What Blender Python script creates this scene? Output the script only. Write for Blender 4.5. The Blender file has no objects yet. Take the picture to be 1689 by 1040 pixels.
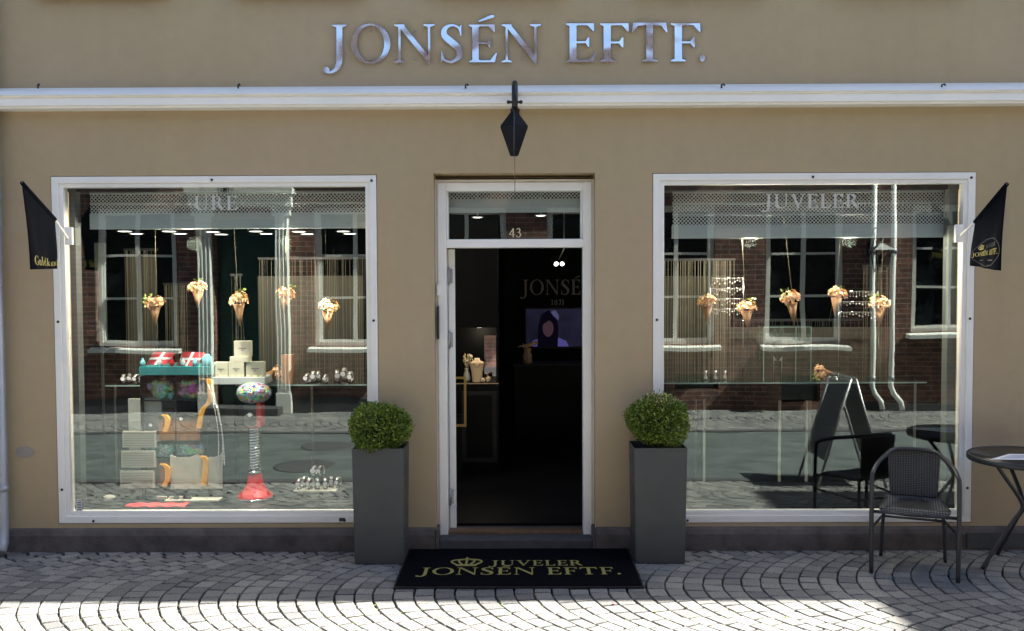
import bpy, math, random
from mathutils import Vector, Matrix
random.seed(7)
R = random.Random(11)
PI = math.pi
sc = bpy.context.scene
col = sc.collection

# ------------------------------------------------------------------ camera
F_PX, W_PX, H_PX = 1500.0, 1689.0, 1040.0
CAM = Vector((0.0, -6.12, 1.83))
PITCH, YAW, ROLL = math.radians(2.2), 0.006, 0.0042
fwd = Vector((-math.sin(YAW) * math.cos(PITCH), math.cos(YAW) * math.cos(PITCH), -math.sin(PITCH)))
rt0 = Vector((math.cos(YAW), math.sin(YAW), 0))
up0 = rt0.cross(fwd)
rt = rt0 * math.cos(ROLL) - up0 * math.sin(ROLL)
up = up0 * math.cos(ROLL) + rt0 * math.sin(ROLL)
cam_d = bpy.data.cameras.new("camera")
cam = bpy.data.objects.new("camera", cam_d); col.objects.link(cam)
m = Matrix((rt, up, -fwd)).transposed().to_4x4(); m.translation = CAM
cam.matrix_world = m
cam_d.sensor_width = 36; cam_d.lens = 36 * F_PX / W_PX
cam_d.clip_start = 0.05; cam_d.clip_end = 500
sc.camera = cam

def ray(px, py):
    return fwd * F_PX + rt * (px - W_PX / 2) - up * (py - H_PX / 2)
def at(px, py, Y):          # point on a plane parallel to the facade
    d = ray(px, py); k = (Y - CAM.y) / d.y
    return CAM + d * k
def gr(px, py, z=0.0):      # point on a level plane
    d = ray(px, py); k = (z - CAM.z) / d.z
    return CAM + d * k

# ------------------------------------------------------------------ light
S = Vector((0.628, 0.1155, 0.77)).normalized()
w = bpy.data.worlds.new("World"); sc.world = w; w.use_nodes = True
nt = w.node_tree; bg = nt.nodes["Background"]
sky = nt.nodes.new("ShaderNodeTexSky"); sky.sky_type = 'NISHITA'; sky.sun_disc = False
sky.sun_elevation = math.asin(S.z); sky.sun_rotation = math.atan2(S.x, S.y)
nt.links.new(sky.outputs[0], bg.inputs[0]); bg.inputs[1].default_value = 0.05
sd = bpy.data.lights.new("sun", 'SUN'); sd.energy = 5.0; sd.angle = math.radians(0.5); sd.color = (1, 0.94, 0.84)
so = bpy.data.objects.new("sun", sd); col.objects.link(so)
so.rotation_euler = S.to_track_quat('Z', 'Y').to_euler(); so.location = S * 40
sc.view_settings.view_transform = 'Standard'; sc.view_settings.look = 'None'
sc.view_settings.gamma = 1; sc.view_settings.use_curve_mapping = False
sc.view_settings.exposure = 2.6
sc.cycles.use_denoising = True
sc.cycles.max_bounces = 14; sc.cycles.transparent_max_bounces = 24; sc.cycles.diffuse_bounces = 6
sc.cycles.sample_clamp_indirect = 6
sc.cycles.caustics_reflective = False; sc.cycles.caustics_refractive = False

# ------------------------------------------------------------------ materials
def newmat(name):
    m = bpy.data.materials.new(name); m.use_nodes = True
    return m, m.node_tree, m.node_tree.nodes["Principled BSDF"]
def N(nt, t, **kw):
    n = nt.nodes.new("ShaderNode" + t)
    for k, v in kw.items(): setattr(n, k, v)
    return n
def ramp(nt, src, stops):
    r = N(nt, "ValToRGB"); e = r.color_ramp.elements
    e[0].position, e[0].color = stops[0][0], (*stops[0][1], 1)
    e[1].position, e[1].color = stops[1][0], (*stops[1][1], 1)
    for p, c in stops[2:]:
        x = e.new(p); x.color = (*c, 1)
    nt.links.new(src, r.inputs[0]); return r
def mat(name, c, rough=0.6, metal=0.0, var=0.12, scale=6.0, bump=0.0, bscale=80.0, c2=None, coat=0.0, spec=0.5):
    m, nt, b = newmat(name)
    tc = N(nt, "TexCoord")
    n1 = N(nt, "TexNoise"); n1.inputs["Scale"].default_value = scale; n1.inputs["Detail"].default_value = 6
    n1.inputs["Roughness"].default_value = 0.65
    nt.links.new(tc.outputs["Object"], n1.inputs[0])
    lo = tuple(x * (1 - var) for x in c); hi = tuple(min(1, x * (1 + var)) for x in (c2 or c))
    r = ramp(nt, n1.outputs[0], [(0.3, lo), (0.7, hi)])
    nt.links.new(r.outputs[0], b.inputs["Base Color"])
    b.inputs["Roughness"].default_value = rough; b.inputs["Metallic"].default_value = metal
    b.inputs["Coat Weight"].default_value = coat; b.inputs["Specular IOR Level"].default_value = spec
    if bump:
        n2 = N(nt, "TexNoise"); n2.inputs["Scale"].default_value = bscale; n2.inputs["Detail"].default_value = 5
        nt.links.new(tc.outputs["Object"], n2.inputs[0])
        bp = N(nt, "Bump"); bp.inputs["Strength"].default_value = bump; bp.inputs["Distance"].default_value = 0.01
        nt.links.new(n2.outputs[0], bp.inputs["Height"]); nt.links.new(bp.outputs[0], b.inputs["Normal"])
    return m
def emat(name, c, strength):
    m, nt, b = newmat(name)
    b.inputs["Base Color"].default_value = (*[x*0.1 for x in c], 1)
    b.inputs["Emission Color"].default_value = (*c, 1); b.inputs["Emission Strength"].default_value = strength; b.inputs["Specular IOR Level"].default_value = 0.03; b.inputs["Roughness"].default_value = 0.7
    return m
def glassmat(name, refl, tint=(1, 1, 1)):
    m = bpy.data.materials.new(name); m.use_nodes = True; nt = m.node_tree
    nt.nodes.remove(nt.nodes["Principled BSDF"]); out = nt.nodes["Material Output"]
    tr = N(nt, "BsdfTransparent"); tr.inputs[0].default_value = (*tint, 1)
    gl = N(nt, "BsdfGlossy"); gl.inputs["Roughness"].default_value = 0.0
    gl.inputs[0].default_value = (0.86, 0.97, 0.95, 1)
    tc = N(nt, "TexCoord"); nz = N(nt, "TexNoise"); nz.inputs["Scale"].default_value = 1.7; nz.inputs["Detail"].default_value = 1.0
    nt.links.new(tc.outputs["Object"], nz.inputs[0])
    bp = N(nt, "Bump"); bp.inputs["Strength"].default_value = 1.0; bp.inputs["Distance"].default_value = 0.0009
    nt.links.new(nz.outputs[0], bp.inputs["Height"]); nt.links.new(bp.outputs[0], gl.inputs["Normal"])
    lw = N(nt, "LayerWeight"); lw.inputs[0].default_value = 0.5
    pw = N(nt, "Math", operation='POWER'); pw.inputs[1].default_value = 4
    nt.links.new(lw.outputs["Facing"], pw.inputs[0])
    ma = N(nt, "Math", operation='MULTIPLY_ADD', use_clamp=True); ma.inputs[1].default_value = 1 - refl; ma.inputs[2].default_value = refl
    nt.links.new(pw.outputs[0], ma.inputs[0])
    mx = N(nt, "MixShader"); nt.links.new(ma.outputs[0], mx.inputs[0])
    nt.links.new(tr.outputs[0], mx.inputs[1]); nt.links.new(gl.outputs[0], mx.inputs[2])
    nt.links.new(mx.outputs[0], out.inputs[0])
    return m
def brickmat(name):
    m, nt, b = newmat(name)
    tc = N(nt, "TexCoord"); sp = N(nt, "SeparateXYZ"); cb = N(nt, "CombineXYZ")
    nt.links.new(tc.outputs["Object"], sp.inputs[0])
    ad = N(nt, "Math", operation='ADD'); nt.links.new(sp.outputs[0], ad.inputs[0]); nt.links.new(sp.outputs[1], ad.inputs[1])
    nt.links.new(ad.outputs[0], cb.inputs[0]); nt.links.new(sp.outputs[2], cb.inputs[1])
    br = N(nt, "TexBrick"); nt.links.new(cb.outputs[0], br.inputs[0])
    br.inputs["Color1"].default_value = (0.27, 0.125, 0.09, 1); br.inputs["Color2"].default_value = (0.14, 0.075, 0.06, 1)
    br.inputs["Mortar"].default_value = (0.33, 0.28, 0.24, 1)
    br.inputs["Scale"].default_value = 1.0; br.inputs["Mortar Size"].default_value = 0.006
    br.inputs["Brick Width"].default_value = 0.235; br.inputs["Row Height"].default_value = 0.068
    nz = N(nt, "TexNoise"); nz.inputs["Scale"].default_value = 9; nz.inputs["Detail"].default_value = 8
    nt.links.new(tc.outputs["Object"], nz.inputs[0])
    r = ramp(nt, nz.outputs[0], [(0.3, (0.55, 0.55, 0.6)), (0.7, (1.25, 1.15, 1.1))])
    mx = N(nt, "MixRGB", blend_type='MULTIPLY'); mx.inputs[0].default_value = 1
    nt.links.new(br.outputs[0], mx.inputs[1]); nt.links.new(r.outputs[0], mx.inputs[2])
    nt.links.new(mx.outputs[0], b.inputs["Base Color"]); b.inputs["Roughness"].default_value = 0.85
    bp = N(nt, "Bump"); bp.inputs["Distance"].default_value = 0.006; bp.invert = True
    nt.links.new(br.outputs["Fac"], bp.inputs["Height"]); nt.links.new(bp.outputs[0], b.inputs["Normal"])
    return m
def stuccomat():
    m, nt, b = newmat("tan_render")
    tc = N(nt, "TexCoord")
    n1 = N(nt, "TexNoise"); n1.inputs["Scale"].default_value = 0.55; n1.inputs["Detail"].default_value = 7; n1.inputs["Roughness"].default_value = 0.6
    nt.links.new(tc.outputs["Object"], n1.inputs[0])
    r1 = ramp(nt, n1.outputs[0], [(0.3, (0.425, 0.332, 0.190)), (0.72, (0.452, 0.348, 0.232)), (0.5, (0.435, 0.340, 0.205))])
    # faint vertical run-off streaks
    mp = N(nt, "Mapping"); mp.inputs["Scale"].default_value = (5, 5, 0.35); nt.links.new(tc.outputs["Object"], mp.inputs[0])
    n3 = N(nt, "TexNoise"); n3.inputs["Scale"].default_value = 1; n3.inputs["Detail"].default_value = 5; nt.links.new(mp.outputs[0], n3.inputs[0])
    r3 = ramp(nt, n3.outputs[0], [(0.35, (0.97, 0.97, 0.975)), (0.65, (1.01, 1.01, 1.0))])
    n4 = N(nt, "TexNoise"); n4.inputs["Scale"].default_value = 14; n4.inputs["Detail"].default_value = 8; nt.links.new(tc.outputs["Object"], n4.inputs[0])
    r4 = ramp(nt, n4.outputs[0], [(0.3, (0.98,)*3), (0.7, (1.02,)*3)])
    a = N(nt, "MixRGB", blend_type='MULTIPLY'); a.inputs[0].default_value = 1
    c = N(nt, "MixRGB", blend_type='MULTIPLY'); c.inputs[0].default_value = 1
    nt.links.new(r1.outputs[0], a.inputs[1]); nt.links.new(r3.outputs[0], a.inputs[2])
    nt.links.new(a.outputs[0], c.inputs[1]); nt.links.new(r4.outputs[0], c.inputs[2])
    nt.links.new(c.outputs[0], b.inputs["Base Color"]); b.inputs["Roughness"].default_value = 0.9
    n2 = N(nt, "TexNoise"); n2.inputs["Scale"].default_value = 110; n2.inputs["Detail"].default_value = 4
    nt.links.new(tc.outputs["Object"], n2.inputs[0])
    n5 = N(nt, "TexNoise"); n5.inputs["Scale"].default_value = 4; n5.inputs["Detail"].default_value = 3
    nt.links.new(tc.outputs["Object"], n5.inputs[0])
    s = N(nt, "Math", operation='MULTIPLY_ADD'); s.inputs[1].default_value = 2
    nt.links.new(n5.outputs[0], s.inputs[0]); nt.links.new(n2.outputs[0], s.inputs[2])
    bp = N(nt, "Bump"); bp.inputs["Strength"].default_value = 0.22; bp.inputs["Distance"].default_value = 0.004
    nt.links.new(s.outputs[0], bp.inputs["Height"]); nt.links.new(bp.outputs[0], b.inputs["Normal"])
    return m
def stonemat(name, c1, c2, speck=0.25, rnd=True, rough=0.75):
    m, nt, b = newmat(name)
    tc = N(nt, "TexCoord"); ge = N(nt, "NewGeometry")
    r = ramp(nt, ge.outputs["Random Per Island"], [(0.0, c1), (1.0, c2)])
    n1 = N(nt, "TexNoise"); n1.inputs["Scale"].default_value = 140; n1.inputs["Detail"].default_value = 4
    nt.links.new(tc.outputs["Object"], n1.inputs[0])
    r1 = ramp(nt, n1.outputs[0], [(0.35, (1 - speck,) * 3), (0.65, (1 + speck,) * 3)])
    n2 = N(nt, "TexNoise"); n2.inputs["Scale"].default_value = 1.3; n2.inputs["Detail"].default_value = 6
    nt.links.new(tc.outputs["Object"], n2.inputs[0])
    r2 = ramp(nt, n2.outputs[0], [(0.35, (0.85, 0.85, 0.86)), (0.65, (1.06, 1.05, 1.02))])
    a = N(nt, "MixRGB", blend_type='MULTIPLY'); a.inputs[0].default_value = 1
    c = N(nt, "MixRGB", blend_type='MULTIPLY'); c.inputs[0].default_value = 1
    nt.links.new(r.outputs[0], a.inputs[1]); nt.links.new(r1.outputs[0], a.inputs[2])
    nt.links.new(a.outputs[0], c.inputs[1]); nt.links.new(r2.outputs[0], c.inputs[2])
    nt.links.new(c.outputs[0], b.inputs["Base Color"]); b.inputs["Roughness"].default_value = rough
    bp = N(nt, "Bump"); bp.inputs["Strength"].default_value = 0.5; bp.inputs["Distance"].default_value = 0.003
    nt.links.new(n1.outputs[0], bp.inputs["Height"]); nt.links.new(bp.outputs[0], b.inputs["Normal"])
    return m
def perfmat():
    # punched sheet: staggered round holes, transparent
    m, nt, b = newmat("perforated_steel"); out = nt.nodes["Material Output"]
    b.inputs["Base Color"].default_value = (0.52, 0.54, 0.53, 1); b.inputs["Roughness"].default_value = 0.45; b.inputs["Metallic"].default_value = 0.0
    tc = N(nt, "TexCoord"); sp = N(nt, "SeparateXYZ"); nt.links.new(tc.outputs["Object"], sp.inputs[0])
    P1, P2 = 0.026, 0.026
    def mt(op, a, bb=None, c=None):
        n = N(nt, "Math", operation=op)
        for i, v in enumerate((a, bb, c)):
            if v is None: continue
            if isinstance(v, (int, float)): n.inputs[i].default_value = v
            else: nt.links.new(v, n.inputs[i])
        return n.outputs[0]
    def grid(off):
        u = mt('SUBTRACT', mt('FRACT', mt('ADD', mt('DIVIDE', sp.outputs[0], P1), off)), 0.5)
        v = mt('SUBTRACT', mt('FRACT', mt('ADD', mt('DIVIDE', sp.outputs[2], P2), off)), 0.5)
        return mt('ADD', mt('MULTIPLY', u, u), mt('MULTIPLY', v, v))
    d = mt('MINIMUM', grid(0.0), grid(0.5))
    hole = mt('LESS_THAN', d, 0.075)
    tr = N(nt, "BsdfTransparent"); mx = N(nt, "MixShader")
    nt.links.new(hole, mx.inputs[0]); nt.links.new(b.outputs[0], mx.inputs[1]); nt.links.new(tr.outputs[0], mx.inputs[2])
    nt.links.new(mx.outputs[0], out.inputs[0])
    return m
def wickermat():
    m, nt, b = newmat("grey_wicker")
    tc = N(nt, "TexCoord")
    w1 = N(nt, "TexWave"); w1.inputs["Scale"].default_value = 28; w1.bands_direction = 'Z'
    w2 = N(nt, "TexWave"); w2.inputs["Scale"].default_value = 20; w2.bands_direction = 'X'
    for x in (w1, w2): nt.links.new(tc.outputs["Object"], x.inputs[0])
    mu = N(nt, "Math", operation='MULTIPLY'); nt.links.new(w1.outputs["Fac"], mu.inputs[0]); nt.links.new(w2.outputs["Fac"], mu.inputs[1])
    r = ramp(nt, mu.outputs[0], [(0.0, (0.018, 0.018, 0.019)), (0.6, (0.12, 0.12, 0.122))])
    nt.links.new(r.outputs[0], b.inputs["Base Color"]); b.inputs["Roughness"].default_value = 0.55
    bp = N(nt, "Bump"); bp.inputs["Distance"].default_value = 0.004; bp.inputs["Strength"].default_value = 0.8
    nt.links.new(mu.outputs[0], bp.inputs["Height"]); nt.links.new(bp.outputs[0], b.inputs["Normal"])
    return m
def ballsmat(name, scale, sat=0.9, val=0.8, rough=0.3):
    m, nt, b = newmat(name)
    tc = N(nt, "TexCoord"); v = N(nt, "TexVoronoi"); v.inputs["Scale"].default_value = scale
    nt.links.new(tc.outputs["Object"], v.inputs[0])
    hs = N(nt, "HueSaturation"); hs.inputs["Saturation"].default_value = sat; hs.inputs["Value"].default_value = val
    nt.links.new(v.outputs["Color"], hs.inputs["Color"])
    nt.links.new(hs.outputs[0], b.inputs["Base Color"]); b.inputs["Roughness"].default_value = rough
    bp = N(nt, "Bump"); bp.invert = True; bp.inputs["Distance"].default_value = 0.01
    nt.links.new(v.outputs["Distance"], bp.inputs["Height"]); nt.links.new(bp.outputs[0], b.inputs["Normal"])
    return m
def leafmat(name, c1, c2, tr=0.25):
    m, nt, b = newmat(name)
    ge = N(nt, "NewGeometry"); r = ramp(nt, ge.outputs["Random Per Island"], [(0.0, c1), (1.0, c2)])
    nt.links.new(r.outputs[0], b.inputs["Base Color"]); b.inputs["Roughness"].default_value = 0.45
    b.inputs["Subsurface Weight"].default_value = 0.0
    return m

def lowbump(name, c, rough, **k):
    m, nt, b = newmat(name)
    b.inputs["Base Color"].default_value = (*c, 1); b.inputs["Roughness"].default_value = rough; b.inputs["Metallic"].default_value = 1
    tc = N(nt, "TexCoord"); n = N(nt, "TexNoise"); n.inputs["Scale"].default_value = 5.0; n.inputs["Detail"].default_value = 0.5
    nt.links.new(tc.outputs["Object"], n.inputs[0])
    bp = N(nt, "Bump"); bp.inputs["Strength"].default_value = 1.0; bp.inputs["Distance"].default_value = 0.022
    nt.links.new(n.outputs[0], bp.inputs["Height"]); nt.links.new(bp.outputs[0], b.inputs["Normal"])
    return m
M = {}
M['stucco'] = stuccomat()
M['brick'] = brickmat("red_brick")
M['white'] = mat("white_paint", (0.87, 0.855, 0.80), 0.42, var=0.05, scale=3, bump=0.05, bscale=60)
M['whitemetal'] = mat("white_sheet_metal", (0.92, 0.915, 0.87), 0.4, var=0.04, scale=2)
M['plinth'] = mat("grey_brown_plinth", (0.105, 0.090, 0.082), 0.85, var=0.4, scale=7, bump=0.5, bscale=60)
M['step'] = mat("dark_stone_step", (0.065, 0.065, 0.068), 0.7, var=0.2, scale=12, bump=0.2)
M['cobble'] = stonemat("granite_setts", (0.120, 0.122, 0.124), (0.236, 0.233, 0.222), speck=0.38)
M['joint'] = mat("joint_sand", (0.02, 0.019, 0.018), 0.95, var=0.4, scale=20, bump=0.6, bscale=160)
M['moss'] = mat("moss", (0.10, 0.14, 0.03), 0.95, var=0.4, scale=60)
M['road'] = mat("worn_asphalt", (0.105, 0.116, 0.114), 0.9, var=0.30, scale=3.5, bump=0.3, bscale=200, spec=0.15)
M['planter'] = mat("anthracite_zinc", (0.058, 0.062, 0.062), 0.42, var=0.10, scale=3, spec=0.4)
_p = M['planter'].node_tree; _b = _p.nodes["Principled BSDF"]; _n = N(_p, "TexNoise"); _n.inputs["Scale"].default_value = 9; _n.inputs["Detail"].default_value = 9; _n.inputs["Roughness"].default_value = 0.75
_c = N(_p, "TexCoord"); _p.links.new(_c.outputs["Object"], _n.inputs[0]); _r = ramp(_p, _n.outputs[0], [(0.35, (0.34,)*3), (0.68, (0.62,)*3)]); _p.links.new(_r.outputs[0], _b.inputs["Roughness"])
M['soil'] = mat("dark_soil", (0.025, 0.018, 0.012), 0.95, var=0.4, scale=40, bump=0.8)
M['leaf'] = leafmat("boxwood_leaves", (0.045, 0.095, 0.010), (0.25, 0.33, 0.045))
M['branch'] = mat("twig_bark", (0.07, 0.05, 0.03), 0.9)
M['core'] = mat("dark_core", (0.008, 0.018, 0.004), 0.95, var=0.4, scale=60)  # near-black green of the solid ball inside each bush
M['steel'] = lowbump("polished_steel", (0.90, 0.92, 0.94), 0.18, metal=1.0, var=0.02, bump=0.9, bscale=5.5)
M['chrome'] = mat("chrome", (0.8, 0.8, 0.8), 0.08, metal=1.0, var=0.02)
M['gold'] = mat("old_gold_leaf", (0.38, 0.27, 0.10), 0.4, metal=1.0, var=0.15)
M['goldprint'] = mat("gold_print", (0.34, 0.30, 0.085), 0.7, var=0.12, scale=40)
M['greyprint'] = mat("grey_print", (0.05, 0.05, 0.065), 0.7, var=0.12, scale=40)
M['cream'] = mat("cream_number", (0.75, 0.66, 0.42), 0.5, var=0.05)
M['ironblack'] = mat("black_iron", (0.010, 0.011, 0.013), 0.4, var=0.3, scale=20)
M['signblack'] = mat("blue_black_enamel", (0.005, 0.007, 0.012), 0.6, spec=0.15, var=0.2)
M['cloth'] = mat("black_flag_cloth", (0.005, 0.006, 0.010), 0.95, spec=0.08, var=0.2, scale=12, bump=0.2, bscale=300)
M['matrubber'] = mat("black_carpet_pile", (0.003, 0.0034, 0.006), 0.98, spec=0.08, var=0.3, scale=90, bump=0.8, bscale=400)
M['black'] = mat("black_lacquer", (0.0016, 0.002, 0.0024), 0.4, spec=0.12, var=0.2)
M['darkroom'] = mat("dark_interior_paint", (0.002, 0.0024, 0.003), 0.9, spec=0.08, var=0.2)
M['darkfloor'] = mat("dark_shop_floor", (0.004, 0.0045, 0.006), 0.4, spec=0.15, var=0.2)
M['paper'] = mat("white_paper", (0.72, 0.73, 0.76), 0.7, var=0.04)
M['card'] = mat("ivory_card", (0.46, 0.445, 0.35), 0.7, var=0.05)
M['ink'] = mat("dark_ink", (0.03, 0.03, 0.04), 0.6)
M['blueink'] = mat("blue_ink", (0.12, 0.18, 0.42), 0.6)
M['wicker'] = wickermat()
M['chairframe'] = mat("grey_powder_coat", (0.028, 0.029, 0.033), 0.4, var=0.1)
M['tabletop'] = mat("smoked_table_glass", (0.025, 0.022, 0.019), 0.28, var=0.1)
M['glass'] = glassmat("window_glass", 0.082, (0.95, 0.98, 0.97))
M['thinglass'] = glassmat("display_glass", 0.06, (0.93, 0.97, 0.96))
M['glassedge'] = mat("glass_edge_green", (0.20, 0.29, 0.27), 0.2, var=0.05)
M['darkpane'] = mat("dark_pane", (0.012, 0.016, 0.018), 0.04, var=0.3)
M['perf'] = perfmat()
M['rail'] = mat("grey_shutter_rail", (0.40, 0.44, 0.44), 0.5, var=0.04)
M['lamp'] = emat("lit_downlight", (1.0, 0.93, 0.78), 2.5)
M['lamp2'] = emat("lit_spot", (1.0, 0.96, 0.88), 2.5)
M['petal'] = leafmat("peach_blossom", (0.72, 0.36, 0.17), (0.92, 0.70, 0.42))
M['cone'] = mat("kraft_cone", (0.34, 0.19, 0.09), 0.7, var=0.12, scale=20)
M['thread'] = mat("beige_thread", (0.16, 0.15, 0.11), 0.8, var=0.2, scale=4)
M['blackthread'] = mat("black_thread", (0.02, 0.02, 0.02), 0.8)
M['red'] = mat("glossy_red", (0.50, 0.004, 0.008), 0.3, var=0.08, coat=0.4)
M['redcloth'] = mat("red_cloth", (0.60, 0.05, 0.06), 0.7, var=0.1)
M['whitecloth'] = mat("white_cloth", (0.8, 0.8, 0.8), 0.7, var=0.05)
M['orange'] = mat("orange_plastic", (0.85, 0.38, 0.02), 0.35, var=0.06)
M['teal'] = mat("teal_plastic", (0.02, 0.17, 0.18), 0.25, var=0.1)
M['balls'] = ballsmat("gumballs", 55)
M['toys'] = ballsmat("toy_capsules", 16, 0.95, 0.8)
M['bust'] = mat("cream_velvet", (0.66, 0.52, 0.34), 0.8, var=0.08)
M['straw'] = mat("dried_straw", (0.62, 0.52, 0.34), 0.8, var=0.2)
M['skin'] = mat("hand_form", (0.35, 0.25, 0.16), 0.6)
M['roof'] = mat("clay_roof", (0.22, 0.07, 0.045), 0.8, var=0.25, scale=6, bump=0.4, bscale=20)
M['greendoor'] = mat("dark_green_paint", (0.02, 0.07, 0.06), 0.35, var=0.1)
M['zinc'] = mat("zinc_pipe", (0.36, 0.38, 0.41), 0.45, metal=0.4, var=0.15, scale=3)
M['greypaint'] = mat("grey_cover", (0.17, 0.17, 0.18), 0.6, var=0.1)
M['brushed'] = mat("dull_steel", (0.42, 0.42, 0.42), 0.4, metal=0.8, var=0.1)
M['wood'] = mat("worn_oak", (0.16, 0.09, 0.045), 0.6, var=0.3, scale=14)
M['pearl'] = mat("pearl_silver", (0.85, 0.84, 0.80), 0.15, metal=0.6, var=0.05)
M['darkgrey'] = mat("dark_grey_panel", (0.016, 0.017, 0.019), 0.5, spec=0.2, var=0.1)
M['board'] = mat("grey_board", (0.36, 0.37, 0.33), 0.6, var=0.06)

# ------------------------------------------------------------------ mesh helpers
ORG = {}
class MB:
    def __init__(s): s.v = []; s.f = []; s.sm = []
    def add(s, vs, fs, smooth=False):
        o = len(s.v); s.v += [tuple(v) for v in vs]; s.f += [tuple(i + o for i in f) for f in fs]; s.sm += [smooth] * len(fs); return s
    def box(s, x0, x1, y0, y1, z0, z1):
        return s.add([(x0,y0,z0),(x1,y0,z0),(x1,y1,z0),(x0,y1,z0),(x0,y0,z1),(x1,y0,z1),(x1,y1,z1),(x0,y1,z1)],
                     [(0,3,2,1),(4,5,6,7),(0,1,5,4),(1,2,6,5),(2,3,7,6),(3,0,4,7)])
    def frust(s, lo, hi, z0, z1):    # lo/hi = (x0,x1,y0,y1)
        a, b = lo, hi
        return s.add([(a[0],a[2],z0),(a[1],a[2],z0),(a[1],a[3],z0),(a[0],a[3],z0),(b[0],b[2],z1),(b[1],b[2],z1),(b[1],b[3],z1),(b[0],b[3],z1)],
                     [(0,3,2,1),(4,5,6,7),(0,1,5,4),(1,2,6,5),(2,3,7,6),(3,0,4,7)])
    def tube(s, pts, r, n=10, closed=False, caps=True):
        pts = [Vector(p) for p in pts]; k = len(pts)
        rr = r if isinstance(r, (list, tuple)) else [r] * k
        rings = []; prev = None
        for i, p in enumerate(pts):
            a = pts[i - 1] if (i > 0 or closed) else p; b = pts[(i + 1) % k] if (i < k - 1 or closed) else p
            t = (b - a); t = t.normalized() if t.length > 1e-9 else Vector((0, 0, 1))
            if prev is None:
                q = Vector((0, 0, 1)) if abs(t.z) < 0.9 else Vector((1, 0, 0)); u = t.cross(q).normalized()
            else: u = (prev - t * prev.dot(t)); u = u.normalized() if u.length > 1e-6 else t.orthogonal().normalized()
            prev = u; v = t.cross(u)
            rings.append([p + (u * math.cos(2*PI*j/n) + v * math.sin(2*PI*j/n)) * rr[i] for j in range(n)])
        vs = [p for rg in rings for p in rg]; fs = []
        for i in range(k if closed else k - 1):
            A, B = i * n, ((i + 1) % k) * n
            for j in range(n): fs.append((A + j, A + (j+1) % n, B + (j+1) % n, B + j))
        s.add(vs, fs, True)
        if caps and not closed:
            o = len(s.v) - len(vs)
            s.f.append(tuple(o + j for j in range(n - 1, -1, -1))); s.f.append(tuple(o + (k-1)*n + j for j in range(n))); s.sm += [False, False]
        return s
    def lathe(s, prof, c=(0, 0, 0), n=24, axis=None):   # prof [(r,z)]
        c = Vector(c); vs = []; fs = []
        for r, z in prof:
            for j in range(n): vs.append((c.x + r*math.cos(2*PI*j/n), c.y + r*math.sin(2*PI*j/n), c.z + z))
        for i in range(len(prof) - 1):
            for j in range(n): fs.append((i*n + j, i*n + (j+1) % n, (i+1)*n + (j+1) % n, (i+1)*n + j))
        s.add(vs, fs, True)
        o = len(s.v) - len(vs)
        if prof[0][0] > 1e-6: s.f.append(tuple(o + j for j in range(n-1, -1, -1))); s.sm.append(False)
        if prof[-1][0] > 1e-6: s.f.append(tuple(o + (len(prof)-1)*n + j for j in range(n))); s.sm.append(False)
        return s
    def ball(s, c, r, n=10, m=7, sq=(1, 1, 1), jit=0):
        c = Vector(c); vs = []; fs = []
        for i in range(m + 1):
            for j in range(n):
                t = PI * i / m; a = 2*PI*j/n; k = r * (1 + (R.uniform(-jit, jit) if jit else 0))
                vs.append(c + Vector((math.sin(t)*math.cos(a)*sq[0], math.sin(t)*math.sin(a)*sq[1], -math.cos(t)*sq[2])) * k)
        for i in range(m):
            for j in range(n): fs.append((i*n+j, i*n+(j+1) % n, (i+1)*n+(j+1) % n, (i+1)*n+j))
        return s.add(vs, fs, True)
    def prism(s, poly, fn, d):       # poly 2-D, fn(u,v,w) -> 3-D, extruded w 0..d
        n = len(poly)
        vs = [fn(u, v, 0) for u, v in poly] + [fn(u, v, d) for u, v in poly]
        return s.add(vs, [tuple(range(n)), tuple(range(2*n - 1, n - 1, -1))] + [(i, n + i, n + (i+1) % n, (i+1) % n) for i in range(n)])
    def quad(s, a, b, c, d): return s.add([a, b, c, d], [(0, 1, 2, 3)])

def thing(name, label, cat, loc=(0, 0, 0), group=None, rz=0.0):
    o = bpy.data.objects.new(name, None); col.objects.link(o)
    o.empty_display_size = 0.1
    o.location = loc; o.rotation_euler = (0, 0, rz); ORG[o] = Vector(loc)
    o['label'] = label; o['category'] = cat
    if group: o['group'] = group
    return o
def obj(name, mb, mt, parent=None, local=False, bevel=0.0, bseg=2):
    org = Vector((0, 0, 0)) if (local or parent is None) else ORG.get(parent, Vector((0, 0, 0)))
    me = bpy.data.meshes.new(name)
    me.from_pydata([(v[0]-org.x, v[1]-org.y, v[2]-org.z) for v in mb.v], [], mb.f)
    me.polygons.foreach_set('use_smooth', mb.sm)
    me.materials.append(M[mt] if isinstance(mt, str) else mt)
    me.validate(); me.update()
    o = bpy.data.objects.new(name, me); col.objects.link(o)
    if parent is not None: o.parent = parent; ORG[o] = org
    if bevel:
        b = o.modifiers.new('bevel', 'BEVEL'); b.width = bevel; b.segments = bseg; b.limit_method = 'ANGLE'; b.angle_limit = math.radians(50)
    return o
def one(name, mb, mt, label, cat, group=None, bevel=0.0):     # a thing that is a single mesh
    c = Vector((sum(v[0] for v in mb.v), sum(v[1] for v in mb.v), 0)) / len(mb.v); c.z = min(v[2] for v in mb.v)
    mb.v = [(v[0]-c.x, v[1]-c.y, v[2]-c.z) for v in mb.v]
    o = obj(name, mb, mt, bevel=bevel); o.location = c
    o['label'] = label; o['category'] = cat
    if group: o['group'] = group
    return o
def structure(name, mb, mt, bevel=0.0):
    o = obj(name, mb, mt, bevel=bevel); o['kind'] = 'structure'; return o
def copy_tree(o, parent=None):
    c = o.copy(); col.objects.link(c); c.parent = parent
    for ch in list(o.children): copy_tree(ch, c)
    return c
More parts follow.
